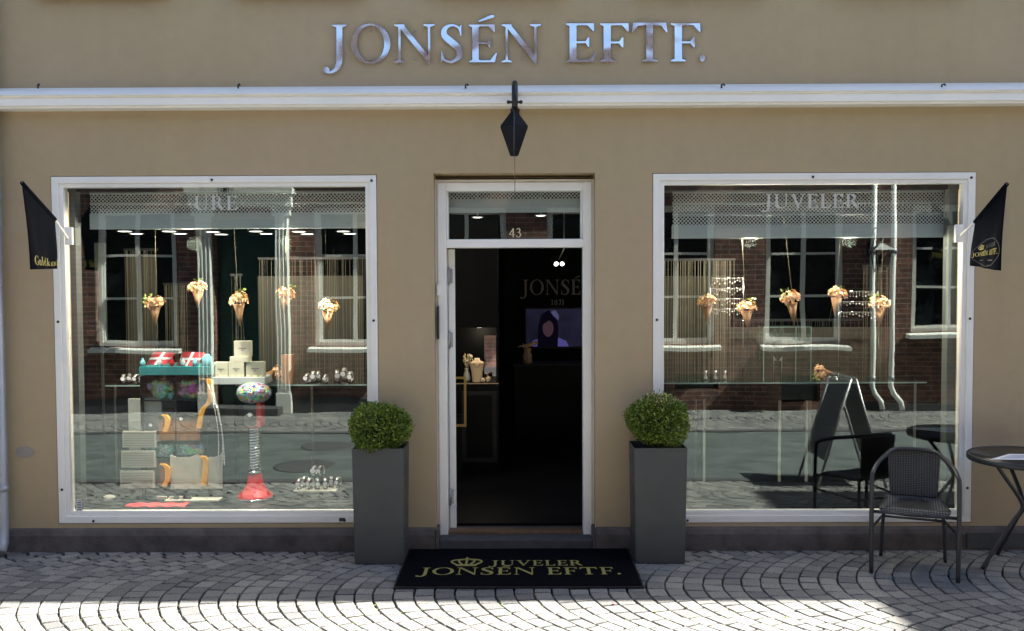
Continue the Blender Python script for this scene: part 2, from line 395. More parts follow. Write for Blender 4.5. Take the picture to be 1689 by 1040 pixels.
def put(proto, first, loc, rz, label, sc_=None, rx=0, ry=0):
    o = proto if first else copy_tree(proto)
    o.location = loc; o.rotation_euler = (rx, ry, rz); o['label'] = label
    if sc_: o.scale = sc_
    return o

def wall_holes(mb, x0, x1, z0, z1, holes, yf, yb):
    """flat wall between planes y=yf (front) and y=yb with rectangular holes (hx0,hx1,hz0,hz1)"""
    xs = sorted({x0, x1, *[h[0] for h in holes], *[h[1] for h in holes]}); zs = sorted({z0, z1, *[h[2] for h in holes], *[h[3] for h in holes]})
    xs = [x for x in xs if x0 <= x <= x1]; zs = [z for z in zs if z0 <= z <= z1]
    nx, nz = len(xs), len(zs); vs = []
    for y in (yf, yb):
        for z in zs:
            for x in xs: vs.append((x, y, z))
    idx = lambda k, i, j: k*nx*nz + j*nx + i
    def solid(i, j):
        if i < 0 or j < 0 or i >= nx-1 or j >= nz-1: return False
        cx, cz = (xs[i]+xs[i+1])/2, (zs[j]+zs[j+1])/2
        return not any(h[0] < cx < h[1] and h[2] < cz < h[3] for h in holes)
    fs = []
    for i in range(nx-1):
        for j in range(nz-1):
            if not solid(i, j): continue
            fs.append((idx(0,i,j), idx(0,i+1,j), idx(0,i+1,j+1), idx(0,i,j+1)))
            fs.append((idx(1,i,j), idx(1,i,j+1), idx(1,i+1,j+1), idx(1,i+1,j)))
            if not solid(i-1, j): fs.append((idx(0,i,j), idx(0,i,j+1), idx(1,i,j+1), idx(1,i,j)))
            if not solid(i+1, j): fs.append((idx(0,i+1,j), idx(1,i+1,j), idx(1,i+1,j+1), idx(0,i+1,j+1)))
            if not solid(i, j-1): fs.append((idx(0,i,j), idx(1,i,j), idx(1,i+1,j), idx(0,i+1,j)))
            if not solid(i, j+1): fs.append((idx(0,i,j+1), idx(0,i+1,j+1), idx(1,i+1,j+1), idx(1,i,j+1)))
    return mb.add(vs, fs)
def frame_mb(x0, x1, z0, z1, w, yf, yb, wt=None, wb=None):   # mitred rectangular frame with a stepped inner lip
    mb = MB(); wt = wt or w; wb = wb or w
    def ring(a, b, ya, yc):   # a=(x0,x1,z0,z1) outer; b inner
        vs = [(a[0],ya,a[2]),(a[1],ya,a[2]),(a[1],ya,a[3]),(a[0],ya,a[3]),(b[0],ya,b[2]),(b[1],ya,b[2]),(b[1],ya,b[3]),(b[0],ya,b[3])]
        vs += [(v[0], yc, v[2]) for v in vs]
        fs = []
        for i in range(4):
            j = (i+1) % 4
            fs += [(i, j, 4+j, 4+i), (8+i, 12+i, 12+j, 8+j), (i, 8+i, 8+j, j), (4+i, 4+j, 12+j, 12+i)]
        mb.add(vs, fs)
    o = (x0, x1, z0, z1)
    m1 = (x0 + w*0.62, x1 - w*0.62, z0 + wb*0.62, z1 - wt*0.62)
    i_ = (x0 + w, x1 - w, z0 + wb, z1 - wt)
    ring(o, m1, yf, yb); ring(m1, i_, yf + 0.012, yb)
    return mb, i_

def islands(mb):
    p = list(range(len(mb.v)))
    def find(a):
        while p[a] != a: p[a] = p[p[a]]; a = p[a]
        return a
    for f in mb.f:
        for q in f[1:]: p[find(q)] = find(f[0])
    out = {}
    for f, s_ in zip(mb.f, mb.sm): out.setdefault(find(f[0]), []).append((f, s_))
    res = []
    for fs in out.values():
        b = MB(); mp = {}
        for f, s_ in fs:
            for q in f:
                if q not in mp: mp[q] = len(b.v); b.v.append(mb.v[q])
            b.f.append(tuple(mp[q] for q in f)); b.sm.append(s_)
        res.append(b)
    return res
def each(name, mb, mt, parent, bevel=0.0):
    return [obj(name, b, mt, parent, bevel=bevel) for b in islands(mb)]
# ------------------------------------------------------------------ serif letter shapes
def cr(pts, sub=6):
    out = []; n = len(pts)
    for i in range(n - 1):
        p0 = pts[max(i-1, 0)]; p1 = pts[i]; p2 = pts[i+1]; p3 = pts[min(i+2, n-1)]
        for k in range(sub):
            t = k / sub; t2 = t*t; t3 = t2*t
            out.append(tuple(0.5*((2*b) + (-a+c)*t + (2*a-5*b+4*c-d)*t2 + (-a+3*b-3*c+d)*t3) for a, b, c, d in zip(p0, p1, p2, p3)))
    out.append(pts[-1]); return out
def stroke(pts, sub=6):     # pts (x, y, width) -> closed outline polygon as strip ("S", left, right)
    q = cr(pts, sub); L = []; Rr = []
    for i, p in enumerate(q):
        a = q[max(i-1, 0)]; b = q[min(i+1, len(q)-1)]; dx, dy = b[0]-a[0], b[1]-a[1]; l = math.hypot(dx, dy) or 1
        nx, ny = -dy/l*p[2]/2, dx/l*p[2]/2
        L.append((p[0]+nx, p[1]+ny)); Rr.append((p[0]-nx, p[1]-ny))
    return ('S', L, Rr)
def ring(cx, cy, rx, ry, tx, ty, a0=0, a1=360, n=32):
    L = []; Rr = []
    for i in range(n + 1):
        a = math.radians(a0 + (a1-a0)*i/n); c, s_ = math.cos(a), math.sin(a)
        L.append((cx + rx*c, cy + ry*s_)); Rr.append((cx + (rx-tx)*c, cy + (ry-ty)*s_))
    return ('S', L, Rr)
def disc(cx, cy, r, n=14): return ('P', [(cx + r*math.cos(2*PI*i/n), cy + r*math.sin(2*PI*i/n)) for i in range(n)])
def P(*p): return ('P', list(p))
def stem(x, w=0.14, y0=0.0, y1=1.0, sr=0.07, top=True, bot=True):
    o = [P((x, y0), (x+w, y0), (x+w, y1), (x, y1))]
    if bot: o.append(P((x-sr, y0), (x+w+sr, y0), (x+w+sr, y0+0.03), (x+w, y0+0.07), (x, y0+0.07), (x-sr, y0+0.03)))
    if top: o.append(P((x-sr, y1), (x-sr, y1-0.03), (x, y1-0.07), (x+w, y1-0.07), (x+w+sr, y1-0.03), (x+w+sr, y1)))
    return o
def g_E(acc=False):
    o = stem(0.08) + [P((0.15, 1), (0.15, 0.955), (0.44, 0.95), (0.55, 0.80), (0.575, 0.80), (0.565, 1)),
         P((0.15, 0.0), (0.57, 0.0), (0.62, 0.25), (0.595, 0.25), (0.47, 0.05), (0.15, 0.05)),
         P((0.15, 0.485), (0.15, 0.535), (0.40, 0.535), (0.45, 0.63), (0.475, 0.63), (0.475, 0.39), (0.45, 0.39), (0.40, 0.485))]
    if acc: o.append(P((0.20, 1.09), (0.24, 1.075), (0.56, 1.19), (0.555, 1.25), (0.48, 1.25)))
    return o, 0.62
GL = {
 'E': g_E(), 'É': g_E(True),
 'F': (stem(0.08) + [P((0.15, 1), (0.15, 0.955), (0.44, 0.95), (0.55, 0.78), (0.575, 0.78), (0.565, 1)),
         P((0.15, 0.475), (0.15, 0.525), (0.38, 0.525), (0.44, 0.63), (0.465, 0.63), (0.465, 0.37), (0.44, 0.37), (0.38, 0.475))], 0.58),
 'J': (stem(0.30, top=True, bot=False, y0=0.1, sr=0.10) + [stroke([(0.37, 0.12, 0.14), (0.355, -0.02, 0.135), (0.29, -0.16, 0.10), (0.17, -0.245, 0.06), (0.06, -0.24, 0.05)]), disc(0.06, -0.185, 0.075)], 0.54),
 'O': ([ring(0.47, 0.5, 0.46, 0.52, 0.145, 0.045)], 0.94),
 'N': (stem(0.10, 0.05, sr=0.09) + stem(0.76, 0.05, y0=0.0, bot=False, sr=0.10) + [P((0.02, 1), (0.21, 1), (0.81, 0.12), (0.81, -0.03), (0.77, -0.03), (0.12, 0.93))], 0.92),
 'S': ([stroke([(0.50, 0.82, 0.04), (0.45, 0.93, 0.05), (0.30, 0.985, 0.06), (0.14, 0.90, 0.11), (0.12, 0.72, 0.15), (0.29, 0.54, 0.17), (0.46, 0.36, 0.16), (0.47, 0.15, 0.12), (0.30, 0.015, 0.06), (0.12, 0.06, 0.05), (0.06, 0.20, 0.04)]),
         P((0.505, 0.70), (0.53, 0.70), (0.53, 0.98), (0.505, 0.98), (0.47, 0.88)), P((0.035, 0.30), (0.06, 0.30), (0.11, 0.12), (0.06, 0.02), (0.035, 0.02))], 0.60),
 'T': (stem(0.31, bot=True, top=False, sr=0.10) + [P((0.03, 1.01), (0.0, 0.76), (0.03, 0.76), (0.13, 0.93), (0.31, 0.95), (0.45, 0.95), (0.63, 0.93), (0.73, 0.76), (0.76, 0.76), (0.73, 1.01))], 0.76),
 'U': (stem(0.10, 0.14, y0=0.30, bot=False) + stem(0.68, 0.05, y0=0.30, bot=False, sr=0.09) + [stroke([(0.17, 0.34, 0.14), (0.19, 0.16, 0.135), (0.32, 0.035, 0.10), (0.50, 0.025, 0.055), (0.66, 0.12, 0.045), (0.705, 0.34, 0.05)])], 0.84),
 'V': ([P((0.08, 0.98), (0.24, 0.98), (0.45, 0.20), (0.43, -0.02), (0.39, -0.02)), P((0.40, -0.02), (0.43, -0.02), (0.74, 0.98), (0.69, 0.98), (0.43, 0.18)),
         P((0.0, 1), (0.0, 0.96), (0.32, 0.96), (0.32, 1)), P((0.58, 1), (0.58, 0.96), (0.83, 0.96), (0.83, 1))], 0.83),
 'L': (stem(0.08) + [P((0.15, 0.0), (0.55, 0.0), (0.60, 0.28), (0.575, 0.28), (0.46, 0.05), (0.15, 0.05))], 0.60),
 'R': (stem(0.08) + [ring(0.28, 0.75, 0.29, 0.25, 0.13, 0.045, -90, 90, 16), P((0.15, 1), (0.15, 0.955), (0.28, 0.955), (0.28, 1)), P((0.15, 0.50), (0.28, 0.50), (0.28, 0.545), (0.15, 0.545)),
         P((0.27, 0.53), (0.43, 0.53), (0.70, 0.04), (0.76, 0.0), (0.58, 0.0))], 0.76),
 '.': ([disc(0.10, 0.08, 0.08)], 0.20),
 '4': ([P((0.36, 0), (0.48, 0), (0.48, 1), (0.40, 1), (0.36, 0.93)), P((0.0, 0.27), (0.0, 0.33), (0.40, 1.0), (0.42, 0.88), (0.07, 0.33), (0.60, 0.33), (0.60, 0.27))], 0.62),
 '3': ([stroke([(0.07, 0.82, 0.05), (0.16, 0.95, 0.06), (0.30, 0.96, 0.09), (0.42, 0.80, 0.13), (0.36, 0.61, 0.09), (0.20, 0.53, 0.05)]),
         stroke([(0.20, 0.53, 0.05), (0.38, 0.50, 0.09), (0.49, 0.28, 0.14), (0.38, 0.06, 0.09), (0.20, 0.01, 0.06), (0.05, 0.10, 0.06)]), disc(0.08, 0.16, 0.06)], 0.58),
 '1': (stem(0.12, 0.12, sr=0.08, top=False) + [P((0.12, 1), (0.0, 0.88), (0.02, 0.85), (0.14, 0.91))], 0.40),
 '8': ([ring(0.28, 0.74, 0.23, 0.26, 0.10, 0.05), ring(0.28, 0.26, 0.27, 0.28, 0.11, 0.05)], 0.58),
 '7': ([P((0.02, 1), (0.02, 0.80), (0.05, 0.80), (0.09, 0.90), (0.46, 0.90), (0.46, 1)), P((0.40, 0.93), (0.47, 0.93), (0.28, 0.0), (0.15, 0.0))], 0.50),
 'G': ([ring(0.46, 0.5, 0.45, 0.52, 0.14, 0.05, 40, 330, 26), P((0.62, 0.02), (0.76, 0.06), (0.76, 0.42), (0.62, 0.42)), P((0.53, 0.38), (0.53, 0.43), (0.84, 0.43), (0.84, 0.38)), P((0.75, 0.70), (0.79, 0.70), (0.79, 1.0), (0.76, 0.98), (0.70, 0.84))], 0.88),
 'u': ([P((0.08, 0.20), (0.21, 0.20), (0.21, 0.62), (0.02, 0.62), (0.02, 0.58), (0.08, 0.56)), stroke([(0.145, 0.22, 0.13), (0.17, 0.08, 0.12), (0.28, 0.03, 0.08), (0.42, 0.12, 0.04)]), P((0.40, 0.0), (0.58, 0.0), (0.58, 0.04), (0.53, 0.06), (0.53, 0.62), (0.34, 0.62), (0.34, 0.58), (0.40, 0.56))], 0.58),
 'l': ([P((0.08, 0.04), (0.21, 0.04), (0.21, 1.04), (0.02, 1.02), (0.02, 0.98), (0.08, 0.96)), P((0.0, 0), (0.28, 0), (0.28, 0.05), (0.0, 0.05))], 0.29),
 'd': ([ring(0.27, 0.32, 0.26, 0.33, 0.12, 0.05), P((0.40, 0.0), (0.58, 0.0), (0.58, 0.04), (0.53, 0.06), (0.53, 1.04), (0.34, 1.02), (0.34, 0.98), (0.40, 0.96))], 0.60),
 'k': ([P((0.08, 0.04), (0.21, 0.04), (0.21, 1.04), (0.02, 1.02), (0.02, 0.98), (0.08, 0.96)), P((0.0, 0), (0.28, 0), (0.28, 0.05), (0.0, 0.05)), P((0.20, 0.30), (0.24, 0.26), (0.50, 0.58), (0.44, 0.60)), P((0.26, 0.36), (0.36, 0.40), (0.60, 0.0), (0.44, 0.0)), P((0.36, 0.57), (0.56, 0.57), (0.56, 0.61), (0.36, 0.61))], 0.60),
 'ø': ([ring(0.29, 0.32, 0.28, 0.33, 0.12, 0.05), P((0.0, -0.06), (0.05, -0.06), (0.58, 0.70), (0.53, 0.70))], 0.60),
 'b': ([ring(0.33, 0.32, 0.26, 0.33, 0.12, 0.05), P((0.06, 0.0), (0.19, 0.04), (0.19, 1.04), (0.0, 1.02), (0.0, 0.98), (0.06, 0.96))], 0.62),
}
EPS = [0]
def glyph(mb, ch, fn, d, x0, xs, ys, step=0.00012):
    """fn(u,v,w): w grows out of the surface; successive pieces are a hair apart in depth"""
    for k, pc in enumerate(GL[ch][0]):
        off = k * step
        g = lambda u, v, w_: fn(x0 + u*xs, v*ys, w_ if w_ == 0 else w_ + off)
        if pc[0] == 'P': mb.prism(pc[1], g, d)
        else:
            L, Rr = pc[1], pc[2]; n = len(L)
            vs = [g(*p, d) for p in L] + [g(*p, d) for p in Rr] + [g(*p, 0) for p in L] + [g(*p, 0) for p in Rr]
            fs = []
            for i in range(n-1):
                fs += [(i, i+1, n+i+1, n+i), (i, 2*n+i, 2*n+i+1, i+1), (n+i, n+i+1, 3*n+i+1, 3*n+i)]
            fs += [(0, n, 3*n, 2*n), (n-1, 3*n-1, 4*n-1, 2*n-1)]
            mb.add(vs, fs)
def text(mb, s, fn, d, x0, width, h, gap=0.10):
    tot = sum((GL[c][1] + gap) if c != ' ' else 0.4 for c in s) - gap
    k = width / tot; x = x0
    for c in s:
        if c == ' ': x += 0.4*k; continue
        glyph(mb, c, fn, d, x, k, h); x += (GL[c][1] + gap)*k
def crown(mb, fn, d, cx, cy, wd, h, w0=0):
    u = lambda x: cx + x*wd/2; v = lambda y: cy + y*h
    step = 0
    def pr(poly):
        nonlocal step; step += 1
        mb.prism([(u(a), v(b)) for a, b in poly], lambda p, q, w_: fn(p, q, w_ if w_ == 0 else w_ + step*0.0001), d)
    pr([(-0.62, 0), (0.62, 0), (0.68, 0.20), (-0.68, 0.20)])
    for sx in (-1, 1):
        for (p1, p2, p3) in (((0.62, 0.2), (1.12, 0.62), (0.25, 0.80)), ((0.25, 0.2), (0.62, 0.66), (0.10, 0.82))):
            pts = [((1-t)**2*p1[0] + 2*t*(1-t)*p2[0]*1.25 + t*t*p3[0], (1-t)**2*p1[1] + 2*t*(1-t)*p2[1]*1.15 + t*t*p3[1]) for t in [i/8 for i in range(9)]]
            for a, b in zip(pts, pts[1:]):
                l = math.hypot(b[0]-a[0], b[1]-a[1]); nx, ny = -(b[1]-a[1])/l*0.06, (b[0]-a[0])/l*0.06
                pr([(sx*(a[0]+nx), a[1]+ny), (sx*(b[0]+nx), b[1]+ny), (sx*(b[0]-nx), b[1]-ny), (sx*(a[0]-nx), a[1]-ny)])
    pr([(-0.07, 0.2), (0.07, 0.2), (0.07, 0.85), (-0.07, 0.85)])
    pr([(-0.10, 0.84), (0.10, 0.84), (0.06, 1.02), (-0.06, 1.02)])

# =================================================================== GROUND
# base sheet
g = MB(); g.add([(-60, -40, -0.018), (60, -40, -0.018), (60, 30, -0.018), (-60, 30, -0.018)], [(0, 1, 2, 3)])
structure('ground', g, 'joint')
road = MB(); road.box(-20, 20, -4.70, -2.16, -0.017, -0.002); structure('road', road, 'road')
for nm, ya, yb in (('kerb', -2.16, -2.02), ('kerb', -4.84, -4.70)):
    k = MB(); x = -16
    while x < 16:
        l = R.uniform(0.7, 1.1); k.box(x+0.004, x+l-0.004, ya+0.003, yb-0.003, -0.016, 0.006 + R.uniform(-0.001, 0.001)); x += l
    structure('kerb_stones', k, 'step')
def setts(mb, xa, xb, d0, d1, P_=1.62, ph=0.82, k=0.78, wd=0.113, fine=True):
    """segmental-arc setts: files of stones running away from the wall, each bowed in plan"""
    gf = lambda d: k*(((d - ph + P_/2) % P_) - P_/2)**2
    sl = lambda d: 2*k*(((d - ph + P_/2) % P_) - P_/2)
    u = xa - 1
    while u < xb:
        w_ = wd*R.uniform(0.93, 1.07); d = d0 - R.uniform(0, 0.08)
        while d < d1:
            s_ = sl(d + 0.05); ln = R.uniform(0.095, 0.130)/math.sqrt(1 + 0.6*s_*s_)
            gp = 0.0042 + R.uniform(0, 0.0025)
            sk = -s_*w_*0.42 + R.uniform(-0.006, 0.006)
            cs = []
            for (a, b) in ((gp, gp), (w_-gp, gp), (w_-gp, ln-gp), (gp, ln-gp)):
                dd = d + b + sk*(a/w_ - 0.5)*1.1
                jx, jd = R.uniform(-0.003, 0.003), R.uniform(-0.003, 0.003)
                cs.append((u + a + gf(min(max(dd, d0-0.2), d1+0.2)) + jx, -(dd + jd)))
            cx = sum(c[0] for c in cs)/4; cy = sum(c[1] for c in cs)/4
            if xa < cx < xb and -d1 - 0.02 < cy < -d0 + 0.04:
                h = R.uniform(-0.0015, 0.0015); tx, ty = R.uniform(-0.018, 0.018), R.uniform(-0.018, 0.018)
                zt = lambda x, y: h + (x-cx)*tx + (y-cy)*ty
                def lv(f, dz): return [(cx+(c[0]-cx)*f, cy+(c[1]-cy)*f, zt(c[0], c[1]) + dz) for c in cs]
                vs = [(c[0], c[1], -0.02) for c in cs] + lv(1.0, -0.0045) + lv(0.955, -0.0003) + lv(0.85, 0.0006)
                fs = []
                for b_ in (0, 4, 8):
                    fs += [(b_+i, b_+(i+1) % 4, b_+4+(i+1) % 4, b_+4+i) for i in range(4)]
                fs.append((12, 13, 14, 15))
                # orientation: cs go around with y decreasing -> flip
                fs = [tuple(reversed(f)) for f in fs]
                mb.add(vs, fs, False)
            d += ln
        u += w_
st = MB(); setts(st, -5.2, 5.2, 0.0, 2.02)
structure('pavement', st, 'cobble')
st2 = MB(); setts(st2, -8.0, 8.0, 4.84, 6.44, k=0.7); structure('far_pavement', st2, 'cobble')
# moss tufts in the joints
ms = MB()
for _ in range(900):
    c0 = R.choice([(-0.9, 1.15), (-0.35, 1.1), (-1.9, 1.25), (0.1, 1.05), (1.3, 1.15), (-3.0, 1.3), (2.1, 1.35), (0.7, 1.3)])
    x, d = c0[0] + R.gauss(0, 0.22), c0[1] + R.gauss(0, 0.12)
    r = R.uniform(0.003, 0.009); ms.ball((x, -d, -0.007), r, 6, 4, (1, 1, 0.7), 0.3)
mo = obj('moss', ms, 'moss'); mo['kind'] = 'stuff'; mo['label'] = 'tiny green moss tufts in the sett joints'

for i, (px, py) in enumerate(((1013, 997), (1132, 1003), (958, 1012))):
    p = gr(px, py); a_ = R.uniform(0, 6); u = Vector((math.cos(a_), math.sin(a_), 0)); v = Vector((-u.y, u.x, 0)); z = 0.009
    q = MB(); rr_ = [0.013, 0.009, 0.008][i]; n_ = 10
    top_ = [p + u*rr_*math.cos(2*PI*k/n_) + v*rr_*0.6*math.sin(2*PI*k/n_) + Vector((0, 0, z + 0.003*math.cos(4*PI*k/n_))) for k in range(n_)]
    q.add(top_ + [t_ - Vector((0, 0, 0.0012)) for t_ in top_], [tuple(range(n_)), tuple(range(2*n_-1, n_-1, -1))] + [(k, n_+k, n_+(k+1) % n_, (k+1) % n_) for k in range(n_)])
    if i == 0: M['pinkpetal'] = mat("pink_petal", (0.45, 0.12, 0.12), 0.7); M['dryleaf'] = mat("dry_leaf", (0.14, 0.10, 0.04), 0.8)
    one('fallen_petal' if i == 0 else 'fallen_leaf', q, 'pinkpetal' if i == 0 else 'dryleaf', ['pink petal lying on the sunlit setts before the doormat', 'small dry leaf on the sunlit setts before the right planter', 'tiny dry leaf on the sunlit setts before the middle of the doormat'][i], 'petal' if i == 0 else 'leaf')

# =================================================================== SHOP BUILDING
XL, XR = -9.0, 7.26
def zpx(px, py, Y=0.0): return at(px, py, Y).z
def xpx(px, py, Y=0.0): return at(px, py, Y).x
LW = (xpx(90, 575), xpx(623, 450), zpx(350, 863), zpx(350, 289))
RW = (xpx(1076, 450), xpx(1606, 575), zpx(1350, 862), zpx(1350, 284))
DR = (xpx(717, 580), xpx(982, 580), 0.10, zpx(850, 285))
shop = thing('shop_building', 'tan rendered shop building with two white framed display windows and an open central door', 'building', (0, 0.2, 0))
uw = []
k0 = xpx(65, 5) ; pitch = 324/245.0; wid = 213/245.0
UP = [(k0 + i*pitch + 0.05, k0 + i*pitch + wid - 0.05) for i in range(-3, 8) if k0 + i*pitch + wid < 6.7 and k0 + i*pitch > -8.8]
holes = [LW, RW, (DR[0], DR[1], -1, DR[3])] + [(a, b, 3.78, 4.95) for a, b in UP]
wl = MB(); wall_holes(wl, XL, XR, -0.05, 5.4, holes, 0.0, 0.30)
wl.box(XL, XL+0.3, 0.301, 8.8, -0.05, 5.4); wl.box(XR-0.3, XR, 0.301, 8.8, -0.05, 5.4); wl.box(XL+0.31, XR-0.31, 8.5, 8.8, -0.05, 5.4)
obj('wall', wl, 'stucco', shop, bevel=0.008)
# eaves and roof
rf = MB()
rf.add([(XL, -0.19, 5.34), (XR, -0.19, 5.34), (XR, -0.19, 5.42), (XL, -0.19, 5.42), (XL, 4.4, 8.4), (XR, 4.4, 8.4), (XL, 9.0, 5.4), (XR, 9.0, 5.4), (XL, 4.4, 8.3), (XR, 4.4, 8.3)],
       [(0, 1, 2, 3), (3, 2, 5, 4), (4, 5, 7, 6), (0, 8, 9, 1), (8, 6, 7, 9)])
obj('roof', rf, 'roof', shop)
# plinth segments (grey-brown band below the windows) with sloped lip
pz = zpx(350, 872, -0.03)
segs = [(XL, DR[0]-0.002), (DR[1]+0.002, XR)]
for (a, b) in segs:
    p = MB(); y = -0.035
    p.add([(a, y, -0.05), (b, y, -0.05), (b, y, pz-0.045), (a, y, pz-0.045), (b, y+0.012, pz-0.012), (a, y+0.012, pz-0.012), (b, -0.002, pz), (a, -0.002, pz), (b, 0.02, -0.05), (a, 0.02, -0.05), (b, 0.02, pz), (a, 0.02, pz)],
          [(0, 1, 2, 3), (3, 2, 4, 5), (5, 4, 6, 7), (7, 6, 10, 11), (1, 8, 10, 6, 4, 2), (0, 3, 5, 7, 11, 9)])
    obj('plinth', p, 'plinth', shop)
# door reveal stone pieces and step
sp = MB()
sp.box(DR[0]-0.0, DR[0]+0.022, -0.036, 0.13, -0.05, pz-0.01); sp.box(DR[1]-0.022, DR[1], -0.036, 0.13, -0.05, pz-0.01)
each('door_plinth', sp, 'plinth', shop, bevel=0.004)
stp = MB(); stp.box(DR[0]+0.023, DR[1]-0.023, -0.03, 0.45, -0.05, zpx(850, 886, 0.02)); obj('doorstep', stp, 'step', shop, bevel=0.008)
# cornice band
CY = -0.13
zc1, zc0 = zpx(850, 143, CY), zpx(850, 173, CY)
cn = MB()
prof = [(0.02, zc0), (CY+0.03, zc0), (CY+0.03, zc0+0.012), (CY+0.008, zc0+0.016), (CY+0.008, zc0+0.062), (CY+0.02, zc0+0.068), (CY+0.02, zc0+0.075), (CY-0.016, zc0+0.080), (CY+0.026, zc1-0.004), (CY+0.034, zc1), (0.02, zc1+0.045)]
n = len(prof)
cn.add([(x, y, z) for x in (XL, XR) for y, z in prof], [(i, (i+1) % n, n+(i+1) % n, n+i) for i in range(n)] + [tuple(range(n-1, -1, -1)), tuple(range(n, 2*n))])
corn = obj('cornice', cn, 'whitemetal', shop, bevel=0.003)
hk = MB()
for px in (63, 393, 768, 1190, 1553):
    p = at(px, 143, CY+0.02); hk.tube([p + Vector((0, 0, -0.01)), p + Vector((0, -0.005, 0.012)), p + Vector((0.012, -0.012, 0.016)), p + Vector((0.016, -0.02, 0.006))], 0.006, 8)
each('hook', hk, 'ironblack', corn)
# upper windows
for (a, b) in UP:
    fm, inn = frame_mb(a, b, 3.78, 4.95, 0.06, 0.06, 0.13)
    fm.box((a+b)/2-0.025, (a+b)/2+0.025, 0.075, 0.12, inn[2], inn[3])
    wf = obj('window', fm, 'white', shop)
    pn = MB(); pn.box(inn[0], inn[1], 0.095, 0.105, inn[2], inn[3]); obj('pane', pn, 'darkpane', wf)
    sl = MB(); sl.frust((a-0.05, b+0.05, -0.075, 0.05), (a-0.05, b+0.05, -0.06, 0.05), 3.722, 3.76); obj('sill', sl, 'plinth', wf)
# display windows
SCREWS = []
def display_window(w4, side):
    x0, x1, z0, z1 = w4
    fm, inn = frame_mb(x0+0.004, x1-0.004, z0+0.004, z1-0.004, 0.076, -0.004, 0.07, wt=0.072, wb=0.076)
    wf = obj('window_frame', fm, 'white', shop, bevel=0.003)
    pn = MB(); pn.box(inn[0]-0.004, inn[1]+0.004, 0.030, 0.036, inn[2]-0.004, inn[3]+0.004); obj('pane', pn, 'glass', wf)
    sc_ = MB()
    pts = [(x0+0.03, (z0*0.9+z1*0.1)), (x1-0.03, (z0*0.9+z1*0.1)), (x0+0.03, (z0+z1)/2+0.2), (x1-0.03, (z0+z1)/2+0.2), ((x0+x1)/2-0.01, z1-0.03), (x1-0.035, z1-0.04), (x0+0.24, z0+0.02), (x1-0.24, z0+0.02)]
    for x, z in pts: sc_.add([(x+0.009*math.cos(a*PI/4), -0.0075, z+0.009*math.sin(a*PI/4)) for a in range(8)] + [(x+0.009*math.cos(a*PI/4), 0.0, z+0.009*math.sin(a*PI/4)) for a in range(8)],
                             [tuple(range(7, -1, -1))] + [(i, (i+1) % 8, 8+(i+1) % 8, 8+i) for i in range(8)])
    each('screw', sc_, 'ironblack', wf)
    return wf, inn
wfL, IL = display_window(LW, 'l'); wfR, IR = display_window(RW, 'r')
# stickers inside the frames
sk = MB(); c = at(566, 857, -0.008); sk.box(c.x-0.028, c.x+0.012, -0.0065, 0.0, c.z-0.012, c.z+0.012); obj('sticker', sk, 'ink', wfL)
c = at(131, 834, 0.028); sk = MB(); sk.box(c.x-0.02, c.x+0.02, 0.026, 0.0295, c.z-0.035, c.z+0.035); s1 = obj('sticker', sk, 'paper', wfL)
sk = MB()
for q in range(4): sk.box(c.x-0.014, c.x+0.014, 0.0245, 0.026, c.z-0.028+q*0.016, c.z-0.022+q*0.016)
obj('sticker_print', sk, 'ink', wfL)
# lettering on the glass
def flat_fn(x_, z_, y_): return lambda u, v, w_: (x_ + u, y_ - w_, z_ + v)
YG = 0.0297
def glass_text(s, pxa, pxb, pyb, pyt, wf, mt='steel'):
    a, b, t = at(pxa, pyb, YG), at(pxb, pyb, YG), at(pxa, pyt, YG)
    mb = MB(); text(mb, s, flat_fn(a.x, a.z, YG), 0.0015, 0, b.x-a.x, t.z-a.z); obj('lettering', mb, mt, wf)
M['frost'] = mat("pale_vinyl", (0.54, 0.53, 0.50), 0.5, var=0.05)
glass_text('URE', 320, 392, 346, 323, wfL, 'frost'); glass_text('JUVELER', 1257, 1417, 343, 320, wfR, 'frost')

# door frame, transom, open leaf
dz1 = zpx(850, 300, 0.1)
DF = (xpx(723, 580, 0.1), xpx(976, 580, 0.1), zpx(850, 884, 0.1), dz1)
zt0, zt1 = zpx(850, 408, 0.1), zpx(850, 394, 0.1)
JW = 0.060
fm = MB()
fm.box(DF[0], DF[0]+JW, 0.09, 0.19, DF[2], DF[3]); fm.box(DF[1]-JW, DF[1], 0.09, 0.19, DF[2], DF[3])
fm.box(DF[0]+JW, DF[1]-JW, 0.091, 0.19, DF[3]-JW, DF[3]-0.001); fm.box(DF[0]+JW, DF[1]-JW, 0.088, 0.19, zt0, zt1)
fm.box(DF[0]+JW, DF[0]+JW+0.014, 0.12, 0.19, zt1, DF[3]-JW); fm.box(DF[1]-JW-0.014, DF[1]-JW, 0.12, 0.19, zt1, DF[3]-JW)
fm.box(DF[0]-0.02, DF[0], 0.105, 0.28, DF[2], DF[3]+0.02); fm.box(DF[1], DF[1]+0.02, 0.105, 0.28, DF[2], DF[3]+0.02); fm.box(DF[0], DF[1], 0.105, 0.28, DF[3], DF[3]+0.02)
dfr = obj('door_frame', fm, 'white', shop, bevel=0.005)
pn = MB(); pn.box(DF[0]+JW+0.014, DF[1]-JW-0.014, 0.140, 0.146, zt1, DF[3]-JW); obj('transom_pane', pn, 'glass', dfr)
a, b, t = at(840, 391, 0.137), at(860, 391, 0.137), at(840, 376, 0.137)
mb = MB(); text(mb, '43', flat_fn(a.x, a.z, 0.1385), 0.0015, 0, b.x-a.x, t.z-a.z); obj('house_number', mb, 'cream', dfr)
th = MB(); th.box(DF[0]+JW, DF[1]-JW, 0.10, 0.20, DF[2]-0.02, zpx(850, 876, 0.1)); obj('threshold', th, 'wood', shop, bevel=0.004)
